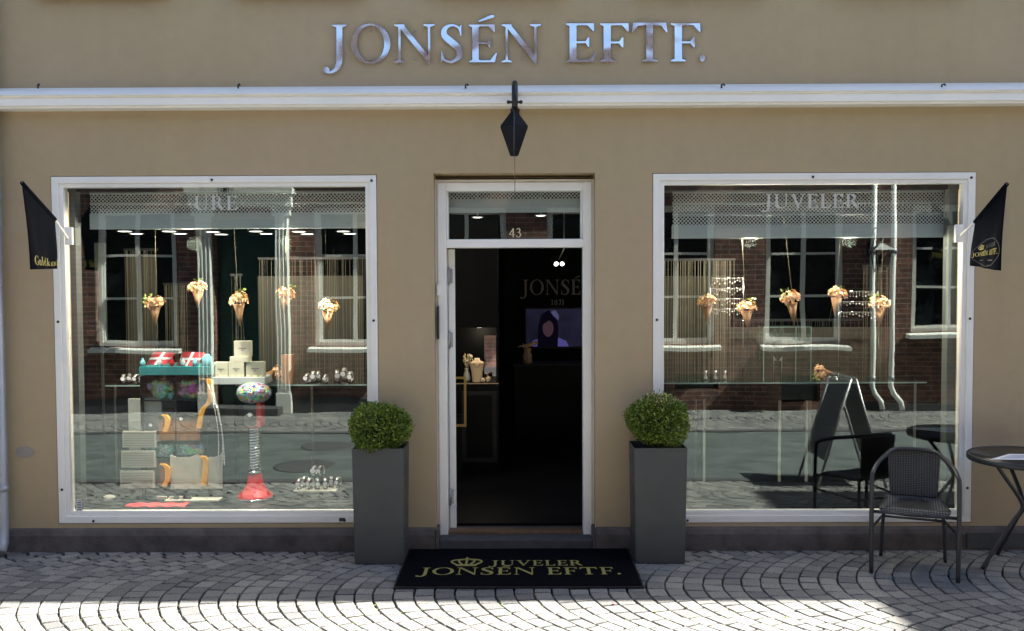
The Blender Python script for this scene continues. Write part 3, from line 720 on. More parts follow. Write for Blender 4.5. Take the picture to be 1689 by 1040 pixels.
# open leaf, swung inwards about 88 degrees, seen edge-on
hx = DF[0]+JW+0.004
lf = MB(); zl0, zl1 = zpx(745, 876, 0.2), zt0-0.006
lf.box(hx, hx+0.048, 0.20, 1.06, zl0+0.0, zl0+0.16); lf.box(hx, hx+0.048, 0.20, 1.06, zl1-0.12, zl1)
lf.box(hx, hx+0.048, 0.20, 0.32, zl0+0.16, zl1-0.12); lf.box(hx, hx+0.048, 0.94, 1.06, zl0+0.16, zl1-0.12)
sk_ = lambda mb_: [(v[0]-(v[1]-0.2)*0.30, v[1], v[2]) for v in mb_.v]
lf.v = sk_(lf)
leaf = obj('door', lf, 'white', shop, bevel=0.004)
gp = MB(); gp.box(hx+0.020, hx+0.026, 0.32, 0.94, zl0+0.16, zl1-0.12); gp.v = sk_(gp); obj('pane', gp, 'thinglass', leaf)
for zc in (zpx(743, 455, 0.2), zpx(743, 560, 0.2), zpx(743, 818, 0.2)):
    hg = MB()
    hg.tube([(hx+0.004, 0.185, zc-0.06), (hx+0.004, 0.185, zc+0.06)], 0.009, 10); hg.box(hx+0.002, hx+0.03, 0.194, 0.1985, zc-0.05, zc+0.05)
    for q in (-0.03, 0.0, 0.03): hg.tube([(hx+0.02, 0.190, zc+q), (hx+0.02, 0.1935, zc+q)], 0.005, 8)
    obj('hinge', hg, 'brushed', leaf)
# alarm contact and black strip on the left jamb
bx = MB(); p = at(722, 478, 0.0); bx.box(p.x-0.012, p.x+0.012, 0.06, 0.088, p.z-0.04, p.z+0.04); obj('contact_box', bx, 'white', shop, bevel=0.003)
bx = MB(); p = at(721, 505, 0.0); q = at(721, 560, 0.0); bx.box(p.x-0.008, p.x+0.006, 0.055, 0.088, q.z, p.z); obj('weather_strip', bx, 'ironblack', shop)
# round cover on the wall
cv = MB(); p = at(41, 745, 0.0)
cv.add([(p.x+0.062*math.cos(i*PI/14), -0.005, p.z+0.036*math.sin(i*PI/14)) for i in range(28)] + [(p.x+0.066*math.cos(i*PI/14), 0.002, p.z+0.040*math.sin(i*PI/14)) for i in range(28)],
       [tuple(range(27, -1, -1))] + [(i, (i+1) % 28, 28+(i+1) % 28, 28+i) for i in range(28)])
obj('wall_cover', cv, mat('taupe_cover', (0.30, 0.27, 0.24), 0.6), shop)
# access hatch in the plinth at right
p0, p1 = at(1595, 878, -0.036), at(1660, 908, -0.036)
hb = MB(); hb.box(p0.x, p1.x+0.3, -0.043, -0.036, p1.z+0.02, p0.z); obj('plinth_hatch', hb, 'step', shop, bevel=0.002)

# interior shell (part of the building)
CE = 2.56
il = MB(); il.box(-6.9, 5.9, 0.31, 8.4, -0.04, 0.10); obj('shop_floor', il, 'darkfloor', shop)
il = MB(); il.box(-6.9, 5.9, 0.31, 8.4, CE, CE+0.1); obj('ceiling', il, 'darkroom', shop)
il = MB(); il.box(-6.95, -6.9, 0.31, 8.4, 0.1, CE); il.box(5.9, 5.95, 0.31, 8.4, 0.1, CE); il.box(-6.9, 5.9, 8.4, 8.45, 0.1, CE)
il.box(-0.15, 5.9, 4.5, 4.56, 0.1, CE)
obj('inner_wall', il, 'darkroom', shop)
# display decks behind the windows, boxed-in above and below
for (nm, I) in (('l', IL), ('r', IR)):
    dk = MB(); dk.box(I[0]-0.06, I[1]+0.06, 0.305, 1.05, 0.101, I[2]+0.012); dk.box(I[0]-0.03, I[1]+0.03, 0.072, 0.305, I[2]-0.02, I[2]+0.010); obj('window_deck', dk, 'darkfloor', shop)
# perforated roller shutters behind the glass
def shutter(I, pyt, pyb, pyr, px, bands):
    t = MB(); Y = 0.20
    zt, zb, zr = at(px, pyt, Y).z, at(px, pyb, Y).z, at(px, pyr, Y).z
    hh = (zt-zb)/bands
    for i in range(bands):
        za = zb + i*hh
        t.box(I[0]+0.09, I[1]-0.02, Y, Y+0.0015, za+0.006, za+hh-0.006)
    sh = obj('roller_shutter', t, 'perf', shop)
    q = MB(); q.box(I[0]+0.085, I[1]-0.015, Y-0.004, Y+0.016, zr, zb)
    for i in range(1, bands+1): q.box(I[0]+0.088, I[1]-0.018, Y-0.002, Y+0.006, zb+i*hh-0.006, zb+i*hh+0.006)
    q.box(I[0]+0.088, I[1]-0.018, Y-0.003, Y+0.012, zb, zb+0.006)
    obj('shutter_rail', q, 'rail', sh)
    q = MB(); q.box(I[0]-0.04, I[1]+0.04, 0.12, 0.30, zt+0.006, CE-0.01); obj('shutter_box', q, 'darkgrey', sh)
    return sh
shutter(IL, 318, 352, 377, 350, 2); shutter(IR, 316, 371, 392, 1330, 3)
# small strip of shutter behind the transom
TI = (DF[0]+JW, DF[1]-JW, zt1, DF[3]-JW)
t = MB(); Y = 0.24; t.box(TI[0]-0.03, TI[1]+0.03, Y, Y+0.0015, at(850, 328, Y).z, at(850, 305, Y).z); sh = obj('roller_shutter', t, 'perf', shop)
q = MB(); q.box(TI[0]-0.03, TI[1]+0.03, Y-0.004, Y+0.016, at(850, 350, Y).z, at(850, 328, Y).z); obj('shutter_rail', q, 'rail', sh)
# white side post inside the left window
M['guide'] = mat("grey_green_guide", (0.10, 0.115, 0.11), 0.6)
q = MB(); q.box(IL[0]-0.01, IL[0]+0.03, 0.10, 0.18, IL[2], IL[3]); obj('guide_rail', q, 'guide', shop)
q = MB(); q.box(IR[1]-0.05, IR[1]+0.01, 0.10, 0.18, IR[2], IR[3]); obj('guide_rail', q, 'guide', shop)

# =================================================================== SIGN OVER THE DOOR
sgn = thing('shop_sign', 'large polished steel letters JONSÉN EFTF. on the tan wall above the cornice', 'sign', at(850, 104, 0.0))
BX = [('J', 534, 572, 40), ('O', 578, 645, 40), ('N', 650, 718, 40), ('S', 725, 766, 40), ('É', 773, 820, 40), ('N', 827, 893, 40), ('E', 933, 984, 38), ('F', 989, 1038, 38), ('T', 1042, 1101, 38), ('F', 1106, 1156, 38), ('.', 1153, 1164, 38)]
for ch, a, b, tp in BX:
    mb = MB(); base = 103.5 - (a-534)*0.0042
    A, B, T_ = at(a, base, -0.022), at(b, base, -0.022), at(a, tp - (a-534)*0.0005, -0.022)
    x0 = 0.0; gw = GL[ch][1]
    if ch == '.': glyph(mb, ch, flat_fn(A.x, A.z, -0.010), 0.012, 0, 0.22, 0.26)
    else: glyph(mb, ch, flat_fn(A.x, A.z, -0.010), 0.012, 0, (B.x-A.x)/gw, T_.z-A.z)
    lo = obj('letter', mb, 'steel', sgn)
    if ch in 'JSÉEF': lo.rotation_euler.x = math.radians(-1.8)
    st_ = MB()
    for zf in (0.1, 0.85): st_.box((A.x+B.x)/2-0.004, (A.x+B.x)/2+0.004, -0.0105, 0.001, A.z+0.25*zf-0.004, A.z+0.25*zf+0.004)
    each('stud', st_, 'brushed', lo)

# =================================================================== HANGING SIGN LANTERN
Yh = -0.42
top = at(849, 136, Yh)
hs = thing('hanging_sign', 'dark faceted diamond sign hanging from an iron bracket above the door', 'sign', (top.x, 0, top.z))
mb = MB()
mb.tube([(top.x, -0.005, top.z-0.12), (top.x, -0.06, top.z-0.05), (top.x, -0.20, top.z), (top.x, Yh, top.z-0.005), (top.x, Yh-0.05, top.z-0.04), (top.x, Yh-0.06, top.z-0.10), (top.x, Yh-0.05, top.z-0.14), (top.x, Yh-0.03, top.z-0.165)], 0.019, 12)
pp = at(849, 168, Yh-0.06)
mb.tube([(pp.x-0.038, Yh-0.06, pp.z), (pp.x+0.038, Yh-0.06, pp.z)], 0.008, 8); mb.ball((pp.x-0.038, Yh-0.06, pp.z), 0.012); mb.ball((pp.x+0.038, Yh-0.06, pp.z), 0.012)
obj('bracket', mb, 'ironblack', hs)
mb = MB(); mb.box(top.x-0.03, top.x+0.03, -0.012, 0.0, top.z-0.20, top.z-0.06); obj('wall_plate', mb, 'ironblack', hs, bevel=0.003)
cy = Yh - 0.03
zA, zB, zC = at(848, 183, cy).z, at(848, 209, cy).z, at(848, 257, cy).z
hw = (at(871, 209, cy).x - at(825, 209, cy).x)/2; cx = at(848, 209, cy).x
mb = MB()
lv = [(0.22*hw, zA), (hw, zB+0.008), (hw, zB-0.004), (0.30*hw, zC)]
vs = []
for r, z in lv: vs += [(cx, cy-r, z), (cx+r, cy, z), (cx, cy+r, z), (cx-r, cy, z)]
fs = [(0, 1, 2, 3), (15, 14, 13, 12)]
for i in range(3): fs += [(i*4+j, (i+1)*4+j, (i+1)*4+(j+1) % 4, i*4+(j+1) % 4) for j in range(4)]
mb.add(vs, fs); obj('diamond_body', mb, 'signblack', hs, bevel=0.003)
mb = MB(); mb.tube([(cx, cy-0.22*hw-0.004, zA), (cx, cy-hw-0.004, zB+0.003), (cx, cy-0.30*hw-0.004, zC)], 0.0045, 8)
mb.tube([(cx, cy-0.01, zA-0.005), (cx, cy-0.02, zA+0.045)], 0.006, 8)
obj('edge_bar', mb, 'chairframe', hs)
mb = MB(); zw = at(850, 317, cy).z; mb.tube([(cx+0.003, cy, zC+0.005), (cx+0.003, cy, zw)], 0.0022, 6); obj('wire', mb, 'wood', hs)

# =================================================================== FLAGS
def flag(base_px, tipo, inn_t, bot_i, bot_o, ys, label, right):
    Bp = at(*base_px, -0.01); t = thing('wall_flag', label, 'flag', (Bp.x, 0, Bp.z), 'black flags beside the display windows')
    mb = MB(); mb.box(Bp.x-0.026, Bp.x+0.026, -0.030, -0.005, Bp.z-0.06, Bp.z+0.06); mt_ = obj('bracket', mb, 'white', t, bevel=0.006)
    tip = at(*tipo, ys[0]); ti = at(*inn_t, ys[1]); bi = at(*bot_i, ys[2]); bo = at(*bot_o, ys[3])
    root = Vector((Bp.x, -0.03, Bp.z-0.02))
    mb = MB(); mb.tube([root, root.lerp(ti, 0.6), ti, ti.lerp(tip, 0.5), tip], [0.008, 0.007, 0.006, 0.005, 0.004], 10); obj('pole', mb, 'white', t)
    s0 = ti; n1, n2 = 18, 26; vs = []
    def surf(u, v, off=0.0):    # u 0 inner..1 outer, v 0 top..1 bottom
        a = ti.lerp(tip, u); b = bi.lerp(bo, u); p = a.lerp(b, v)
        wv = 0.010*math.sin(u*7 + v*3)*v + 0.006*math.sin(u*15 + 1)*v
        nrm = (tip-ti).cross(Vector((0, 0, -1))).normalized()
        if nrm.y > 0: nrm = -nrm
        nrm2 = Vector((-1 if right else 1, 0, 0))
        nn = nrm if abs(nrm.y) > 0.2 else nrm2
        if nn.dot(CAM - p) < 0: nn = -nn
        return p + nn*(wv + off)
    mb = MB(); g_ = []
    for off in (0.0, -0.002):
        for j in range(n2+1):
            for i in range(n1+1): g_.append(surf(i/n1, j/n2, off))
    fs = []; K = (n1+1)*(n2+1)
    for j in range(n2):
        for i in range(n1):
            a = j*(n1+1)+i; q = (a, a+1, a+n1+2, a+n1+1); fs.append(q); fs.append(tuple(reversed([K+x for x in q])))
    for i in range(n1): fs.append((i, K+i, K+i+1, i+1)); a = n2*(n1+1)+i; fs.append((a, a+1, K+a+1, K+a))
    for j in range(n2): a = j*(n1+1); fs.append((a, a+n1+1, K+a+n1+1, K+a)); a += n1; fs.append((a, K+a, K+a+n1+1, a+n1+1))
    mb.add(g_, fs, True)
    cl = obj('cloth', mb, 'cloth', t)
    mb = MB(); mb.tube([ti.lerp(tip, k/6) for k in range(7)], 0.013, 8); obj('sleeve', mb, 'cloth', t)
    return t, cl, surf
t, cl, surf = flag((115, 389), (36, 301), (91, 362), (93, 443), (52, 444), (-0.48, -0.14, -0.16, -0.42), 'black flag on a white pole at the outer edge of the window lettered URE', False)
mb = MB(); text(mb, 'Guld køb', lambda u, v, w_: surf(0.90-u, 0.945-v, w_+0.0006), 0.0008, 0, 0.98, 0.12); 
mb.v = [v for v in mb.v]; obj('lettering', mb, 'goldprint', cl)
t, cl, surf = flag((1580, 385), (1661, 303), (1608, 366), (1601, 438), (1649, 446), (-0.48, -0.14, -0.16, -0.42), 'black flag with gold crown on a white pole beside the window lettered JUVELER', True)
mb = MB(); fn = lambda u, v, w_: surf(0.06+u, 0.80-v, w_+0.0006)
text(mb, 'JONSÉN EFTF.', fn, 0.0008, 0, 0.86, 0.075); obj('lettering', mb, 'goldprint', cl); mb = MB()
crown(mb, lambda u, v, w_: surf(0.30+u, 0.69-v, w_+0.0006), 0.0008, 0, 0, 0.20, 0.085)
obj('crown_emblem', mb, 'goldprint', cl)
mb = MB(); text(mb, 'JUVELER', lambda u, v, w_: surf(0.46+u, 0.69-v, w_+0.0006), 0.0008, 0, 0.38, 0.055)
for (uu, ww, vv) in ((0.24, 0.54, 0.87), (0.40, 0.22, 0.94)): mb.add([surf(uu, vv, 0.001), surf(uu+ww, vv, 0.001), surf(uu+ww, vv+0.014, 0.001), surf(uu, vv+0.014, 0.001)], [(0, 1, 2, 3)])
for i in range(40):
    a0, a1 = 2*PI*i/40, 2*PI*(i+1)/40; q = lambda a, r: surf(min(max(0.5+r*math.cos(a), 0.01), 0.99), min(0.76+0.45*r*math.sin(a), 0.99), 0.0012)
    mb.add([q(a0, 0.47), q(a1, 0.47), q(a1, 0.455), q(a0, 0.455)], [(0, 1, 2, 3)])
obj('small_print', mb, 'greyprint', cl)

# =================================================================== DOORMAT
m0, m1, m2, m3 = gr(674, 904), gr(1038, 903), gr(1060, 973), gr(651, 970)
xa, xb = (m0.x+m3.x)/2, (m1.x+m2.x)/2; ya = (m2.y+m3.y)/2; yb = (m0.y + m1.y)/2
dm = thing('doormat', 'black doormat with gold crown and the shop name on the setts before the door', 'doormat', ((xa+xb)/2, (ya+yb)/2, 0))
mb = MB(); mb.box(xa, xb, ya, yb, 0.002, 0.014); obj('rubber_edge', mb, 'ironblack', dm, bevel=0.003)
mb = MB(); mb.box(xa+0.012, xb-0.012, ya+0.012, yb-0.012, 0.014, 0.018); obj('carpet', mb, 'matrubber', dm, bevel=0.002)
fnm = lambda u, v, w_: (u, v, 0.018 + w_)
def mtxt(mb, s, pxa, pxb, pyb, pyt):
    A, B, T_ = gr(pxa, pyb, 0.019), gr(pxb, pyb, 0.019), gr(pxa, pyt, 0.019)
    text(mb, s, lambda u, v, w_: (A.x+u, A.y+v, 0.0184+w_), 0.0008, 0, B.x-A.x, T_.y-A.y)
mb = MB(); mtxt(mb, 'JONSÉN EFTF.', 686, 1026, 947.5, 936); obj('lettering', mb, 'goldprint', dm)
mb = MB(); mtxt(mb, 'JUVELER', 806, 962, 932.5, 924); obj('lettering', mb, 'goldprint', dm)
mb = MB()
A, B, T_ = gr(740, 933, 0.019), gr(797, 933, 0.019), gr(768, 920, 0.019)
crown(mb, lambda u, v, w_: (u, v, 0.0184+w_), 0.0008, (A.x+B.x)/2, A.y, (B.x-A.x)*0.95, T_.y-A.y)
obj('crown_emblem', mb, 'goldprint', dm)

# =================================================================== PLANTERS WITH BOX BALLS
def leaf_cloud(mb, c, rad, n, size, lumps):
    lumpv = [(Vector((R.gauss(0, 1), R.gauss(0, 1), R.gauss(0, 1))).normalized(), R.uniform(0.04, 0.11)) for _ in range(lumps)]
    for _ in range(170):      # sprigs standing proud of the clipped outline
        d = Vector((R.gauss(0, 1), R.gauss(0, 1), R.gauss(0, 1) + 0.3)).normalized()
        p = Vector(c) + Vector((d.x*rad[0], d.y*rad[1], d.z*rad[2]))*0.95; ax = (d + Vector((R.uniform(-.5, .5), R.uniform(-.5, .5), R.uniform(0, .8)))).normalized()
        L_ = R.uniform(0.015, 0.045)
        for k_ in range(9):
            b_ = p + ax*L_*k_/8; sd_ = ax.cross(Vector((R.uniform(-1, 1), R.uniform(-1, 1), R.uniform(-1, 1)))).normalized(); q_ = (ax*0.8 + sd_).normalized(); w_ = q_.cross(ax).normalized(); s_ = size*R.uniform(0.5, 0.9)
            mb.add([b_, b_ + q_*s_*0.5 + w_*s_*0.3, b_ + q_*s_, b_ + q_*s_*0.5 - w_*s_*0.3], [(0, 1, 2, 3)])
    for _ in range(n):
        d = Vector((R.gauss(0, 1), R.gauss(0, 1), R.gauss(0, 1))).normalized()
        bulge = sum(a*max(0, d.dot(v)-0.75)*4 for v, a in lumpv)
        k = R.random()**0.33
        k = 0.62 + 0.38*k + (R.uniform(0, 0.07) if R.random() < 0.16 else 0)
        p = Vector(c) + Vector((d.x*rad[0], d.y*rad[1], d.z*rad[2]))*(k*(0.90+bulge*1.3))
        ax = (d + Vector((R.uniform(-.9, .9), R.uniform(-.9, .9), R.uniform(-.5, 1.1)))).normalized()
        sd_ = ax.cross(Vector((R.uniform(-1, 1), R.uniform(-1, 1), R.uniform(-1, 1)))).normalized()
        nn = ax.cross(sd_); s_ = size*R.uniform(0.6, 1.25)
        mb.add([p, p + ax*s_*0.5 + sd_*s_*0.33 + nn*s_*0.08, p + ax*s_, p + ax*s_*0.5 - sd_*s_*0.33 + nn*s_*0.08], [(0, 1, 2, 3)])
def planter(cx, y0, y1, wt, wb, h, label, pl_label, rad, cz, seed):
    global R
    R = random.Random(seed)
    t = thing('planter', label, 'planter', (cx, (y0+y1)/2, 0), 'tall grey planters beside the door')
    dw = (wt-wb)/2; ym = (y0+y1)/2; ht = (y1-y0)/2; hb = ht-dw
    mb = MB()
    mb.frust((cx-wb/2, cx+wb/2, ym-hb, ym+hb), (cx-wt/2, cx+wt/2, ym-ht, ym+ht), 0.004, h)
    mb.f.pop(1+0); mb.sm.pop(1)           # open the top
    o0 = len(mb.v); e = 0.008
    mb.add([(cx-wt/2, ym-ht, h), (cx+wt/2, ym-ht, h), (cx+wt/2, ym+ht, h), (cx-wt/2, ym+ht, h),
            (cx-wt/2+e, ym-ht+e, h), (cx+wt/2-e, ym-ht+e, h), (cx+wt/2-e, ym+ht-e, h), (cx-wt/2+e, ym+ht-e, h),
            (cx-wt/2+e, ym-ht+e, h-0.12), (cx+wt/2-e, ym-ht+e, h-0.12), (cx+wt/2-e, ym+ht-e, h-0.12), (cx-wt/2+e, ym+ht-e, h-0.12)],
           [(i, (i+1) % 4, 4+(i+1) % 4, 4+i) for i in range(4)] + [(4+i, 4+(i+1) % 4, 8+(i+1) % 4, 8+i) for i in range(4)])
    obj('body', mb, 'planter', t, bevel=0.003)
    mb = MB(); mb.box(cx-wt/2+e+.001, cx+wt/2-e-.001, ym-ht+e+.001, ym+ht-e-.001, h-0.09, h-0.055); obj('soil', mb, 'soil', t)
    b = thing('box_ball', pl_label, 'plant', (cx, ym, h-0.055), 'clipped box plants in the planters')
    mb = MB(); mb.tube([(cx, ym, h-0.06), (cx+0.01, ym, h+0.02), (cx, ym, cz)], [0.014, 0.011, 0.006], 8)
    for _ in range(26):
        a = R.uniform(0, 2*PI); zz = R.uniform(-0.6, 0.8); q = math.sqrt(1-zz*zz)
        mb.tube([(cx, ym, h+R.uniform(0, 0.06)), (cx+rad[0]*.45*q*math.cos(a), ym+rad[1]*.45*q*math.sin(a), cz+zz*rad[2]*.3), (cx+rad[0]*.9*q*math.cos(a), ym+rad[1]*.9*q*math.sin(a), cz+zz*rad[2]*.9)], [0.005, 0.003, 0.0015], 5)
    obj('stem', mb, 'branch', b)
    mb = MB(); leaf_cloud(mb, (cx, ym, cz), rad, 9500, 0.018, 20); obj('crown', mb, 'leaf', b)
    if seed == 5:
        M['paletip'] = leafmat("pale_box_tips", (0.30, 0.27, 0.11), (0.52, 0.47, 0.26)); mb = MB()
        for _ in range(230):
            d = Vector((R.gauss(0.12, 0.30), R.gauss(-0.35, 0.45), 1)).normalized(); p = Vector((cx, ym, cz)) + Vector((d.x*rad[0], d.y*rad[1], d.z*rad[2]))*R.uniform(0.95, 1.10)
            ax = (d + Vector((R.uniform(-.9, .9), R.uniform(-.9, .9), R.uniform(-.3, .8)))).normalized(); sd_ = ax.orthogonal().normalized(); s_ = R.uniform(0.008, 0.016)
            mb.add([p, p+ax*s_*.5+sd_*s_*.3, p+ax*s_, p+ax*s_*.5-sd_*s_*.3], [(0, 1, 2, 3)])
        obj('pale_tips', mb, 'paletip', b)
    mb = MB(); mb.ball((cx, ym, cz), 1.0, 24, 16, (rad[0]*.66, rad[1]*.66, rad[2]*.66), 0.05); obj('dark_core', mb, 'core', b)  # solid dark ball added to fill the bush behind its leaves
YP0, YP1 = -0.33, -0.055
a, b = at(580, 740, YP0), at(666, 740, YP0); g0 = at(581, 662, -0.19); g1 = at(684, 700, -0.19)
ct = at(632, 703, -0.19)
planter((a.x+b.x)/2, YP0, YP1, b.x-a.x, (b.x-a.x)*0.94, a.z, 'tall grey tapered planter standing left of the doorway under the left display window corner', 'bushy squarish green box plant growing in the planter left of the door', (0.184, 0.175, 0.155), ct.z-0.012, 3)
a, b = at(1046, 739, YP0), at(1134, 739, YP0); ct = at(1083, 692, -0.19)
planter((a.x+b.x)/2, YP0, YP1, b.x-a.x, (b.x-a.x)*0.93, a.z, 'tall grey tapered planter standing right of the doorway beside the JUVELER window', 'rounder green box ball with pale top tips in the planter right of the door', (0.184, 0.175, 0.162), ct.z, 5)
R = random.Random(23)

# =================================================================== BISTRO CHAIR
FL, FR = gr(1437, 945), gr(1580, 961)
ux = (FR-FL); wch = ux.length; ux.normalize(); uy = Vector((-ux.y, ux.x, 0))   # uy points to the wall
mid = (FL+FR)/2
ang = math.atan2(ux.y, ux.x)
ch = thing('bistro_chair', 'grey wicker bistro armchair standing on the setts in front of the JUVELER window', 'chair', (mid.x, mid.y, 0), None, ang)
hwc = wch/2; D = 0.40
mb = MB()
# continuous tube: front foot -> arm -> back hoop -> arm -> front foot
Z = lambda *p: p
hoop = [(-hwc, 0.0, 0.004), (-hwc-0.002, 0.005, 0.30), (-hwc-0.002, 0.01, 0.58), (-hwc+0.006, 0.03, 0.635), (-hwc+0.03, 0.12, 0.672), (-hwc+0.075, 0.26, 0.700), (-0.12, 0.36, 0.722), (0, 0.385, 0.728), (0.12, 0.36, 0.722), (hwc-0.075, 0.26, 0.700), (hwc-0.03, 0.12, 0.672), (hwc-0.006, 0.03, 0.635), (hwc+0.002, 0.01, 0.58), (hwc+0.002, 0.005, 0.30), (hwc, 0.0, 0.004)]
q = cr(hoop, 5); h1 = len(q)//2
mb.tube(q, 0.0135, 12)
obj('arm_hoop', mb, 'chairframe', ch, local=True)
for sx in (-1, 1):
    mb = MB(); mb.tube(cr([(sx*(hwc-0.05), D, 0.004), (sx*(hwc-0.06), D-0.015, 0.22), (sx*(hwc-0.075), D-0.03, 0.41)], 4), 0.0115, 10); obj('leg', mb, 'chairframe', ch, local=True)
mb = MB()
mb.tube([(-hwc+0.0, 0.005, 0.285), (-hwc+0.055, D-0.01, 0.27)], 0.008, 8); mb.tube([(hwc, 0.005, 0.285), (hwc-0.055, D-0.01, 0.27)], 0.008, 8)
mb.tube([(-hwc+0.06, D-0.012, 0.272), (hwc-0.06, D-0.012, 0.272)], 0.008, 8)
mb.tube([(-hwc, 0.02, 0.385), (hwc, 0.02, 0.385)], 0.010, 8)
obj('stretcher', mb, 'chairframe', ch, local=True)
# seat: woven cushion shape with rolled edge
def wshell(fn, n1, n2, th_):
    mb = MB(); P0 = [[Vector(fn(i/n1, j/n2)) for i in range(n1+1)] for j in range(n2+1)]
    nr = [[None]*(n1+1) for _ in range(n2+1)]
    for j in range(n2+1):
        for i in range(n1+1):
            du = P0[j][min(i+1, n1)]-P0[j][max(i-1, 0)]; dv = P0[min(j+1, n2)][i]-P0[max(j-1, 0)][i]; nr[j][i] = du.cross(dv).normalized()
    vs = [P0[j][i] for j in range(n2+1) for i in range(n1+1)] + [P0[j][i]-nr[j][i]*th_ for j in range(n2+1) for i in range(n1+1)]
    K = (n1+1)*(n2+1); fs = []
    for j in range(n2):
        for i in range(n1):
            a = j*(n1+1)+i; fs.append((a, a+1, a+n1+2, a+n1+1)); fs.append((K+a, K+a+n1+1, K+a+n1+2, K+a+1))
    for i in range(n1): fs.append((i, K+i, K+i+1, i+1)); a = n2*(n1+1)+i; fs.append((a, a+1, K+a+1, K+a))
    for j in range(n2): a = j*(n1+1); fs.append((a, a+n1+1, K+a+n1+1, K+a)); a += n1; fs.append((a, K+a, K+a+n1+1, a+n1+1))
    return mb.add(vs, fs, True)
def seatf(u, v):
    x = (u-0.5)*2; y = 0.015 + v*0.365
    wx = (hwc-0.035)*(1-0.28*max(0, v-0.15)) * (1 - 0.10*max(0, 0.15-v)/0.15)
    z = 0.426 - 0.012*(1-x*x) - 0.030*max(0, (0.12-v)/0.12)**2 - 0.012*abs(x)**6 + 0.012*max(0, v-0.8)/0.2
    return (x*wx, y, z)
obj('seat', wshell(seatf, 20, 16, 0.022), 'wicker', ch, local=True)
def backf(u, v):
    x = (u-0.5)*2; z = 0.42 + v*0.305
    wx = 0.138 + 0.014*v
    y = 0.375 - 0.03*(1-v) + 0.012*v - 0.045*x*x*(0.35+0.65*v) + 0.02
    return (x*wx, y, z - 0.01*abs(x)**4*v)
obj('backrest', wshell(backf, 18, 16, 0.012), 'wicker', ch, local=True)

# =================================================================== BISTRO TABLE AND PAPER
tz = 0.715; TC = Vector((3.205, -0.42, 0)); TR = 0.345
tb = thing('bistro_table', 'round dark bistro table with crossed tubular legs beside the wicker chair', 'table', (TC.x, TC.y, 0))
mb = MB(); mb.lathe([(0.0, tz-0.010), (TR-0.012, tz-0.010), (TR-0.012, tz-0.001), (0.0, tz-0.001)], (TC.x, TC.y, 0), 64); obj('tabletop', mb, 'tabletop', tb)
mb = MB(); mb.lathe([(TR-0.012, tz-0.030), (TR-0.002, tz-0.034), (TR+0.002, tz-0.026), (TR+0.002, tz-0.004), (TR-0.003, tz+0.002), (TR-0.012, tz+0.001), (TR-0.012, tz-0.030)], (TC.x, TC.y, 0), 64); obj('rim', mb, 'chairframe', tb)
for k in range(4):
    a = math.radians(185 + 90*k); d = Vector((math.cos(a), math.sin(a), 0)); s_ = Vector((-math.sin(a), math.cos(a), 0))
    pts = [Vector((TC.x, TC.y, 0)) + d*r + s_*o_ + Vector((0, 0, z)) for r, o_, z in ((0.29, 0, 0.004), (0.20, 0, 0.14), (0.09, 0.0, 0.30), (0.035, 0, 0.37), (0.030, 0, 0.41), (0.07, 0, 0.48), (0.16, 0, 0.60), (0.23, 0, tz-0.015))]
    mb = MB(); mb.tube([tuple(p) for p in cr([tuple(p) for p in pts], 4)], 0.0125, 10); obj('leg', mb, 'chairframe', tb)
mb = MB(); mb.lathe([(0.024, 0.36), (0.030, 0.375), (0.030, 0.405), (0.024, 0.42)], (TC.x, TC.y, 0), 16); obj('hub', mb, 'ironblack', tb)
pa = [gr(1633, 757.5, tz+0.004), gr(1664, 748.5, tz+0.004)]
pp = thing('paper_sheet', 'white printed sheet lying on the dark round bistro table', 'paper', (pa[0].x, pa[0].y, tz+0.003))
ex = Vector((0.30, -0.02, 0)); a0 = pa[0]; b0 = pa[1]
mb = MB(); z = tz+0.003
cs = [a0, a0+ex, b0+ex, b0]; mb.add([(c.x, c.y, z) for c in cs] + [(c.x, c.y, z+0.002) for c in cs], [(3, 2, 1, 0), (4, 5, 6, 7), (0, 1, 5, 4), (1, 2, 6, 5), (2, 3, 7, 6), (3, 0, 4, 7)]); obj('sheet', mb, 'paper', pp)
mb = MB(); ey = (b0-a0)
for k in range(5):
    s0 = a0 + ex*0.12 + ey*(0.2+0.13*k); l = ex*R.uniform(0.5, 0.8); wv = ey*0.05
    mb.add([(c.x, c.y, z+0.0026) for c in (s0, s0+l, s0+l+wv, s0+wv)], [(0, 1, 2, 3)])
obj('print', mb, 'blueink', pp)

# =================================================================== DOWNPIPE AT LEFT
p = at(-4, 560, -0.09)
mb = MB(); mb.tube([(p.x-0.008, -0.075, 5.3), (p.x-0.008, -0.075, 0.20), (p.x-0.0, -0.10, 0.08), (p.x+0.01, -0.15, 0.03)], 0.042, 16)
dp = thing('downpipe', 'grey zinc downpipe on the shop wall left of the URE window', 'pipe', (p.x-0.01, -0.07, 0)); obj('pipe', mb, 'zinc', dp)
for z in (0.45, 2.4, 4.6):
    mb = MB(); mb.lathe([(0.043, z-0.02), (0.049, z-0.018), (0.049, z+0.018), (0.043, z+0.02)], (p.x-0.008, -0.075, 0), 16); mb.box(p.x-0.014, p.x-0.002, -0.04, 0.0, z-0.012, z+0.012); obj('clamp', mb, 'zinc', dp)

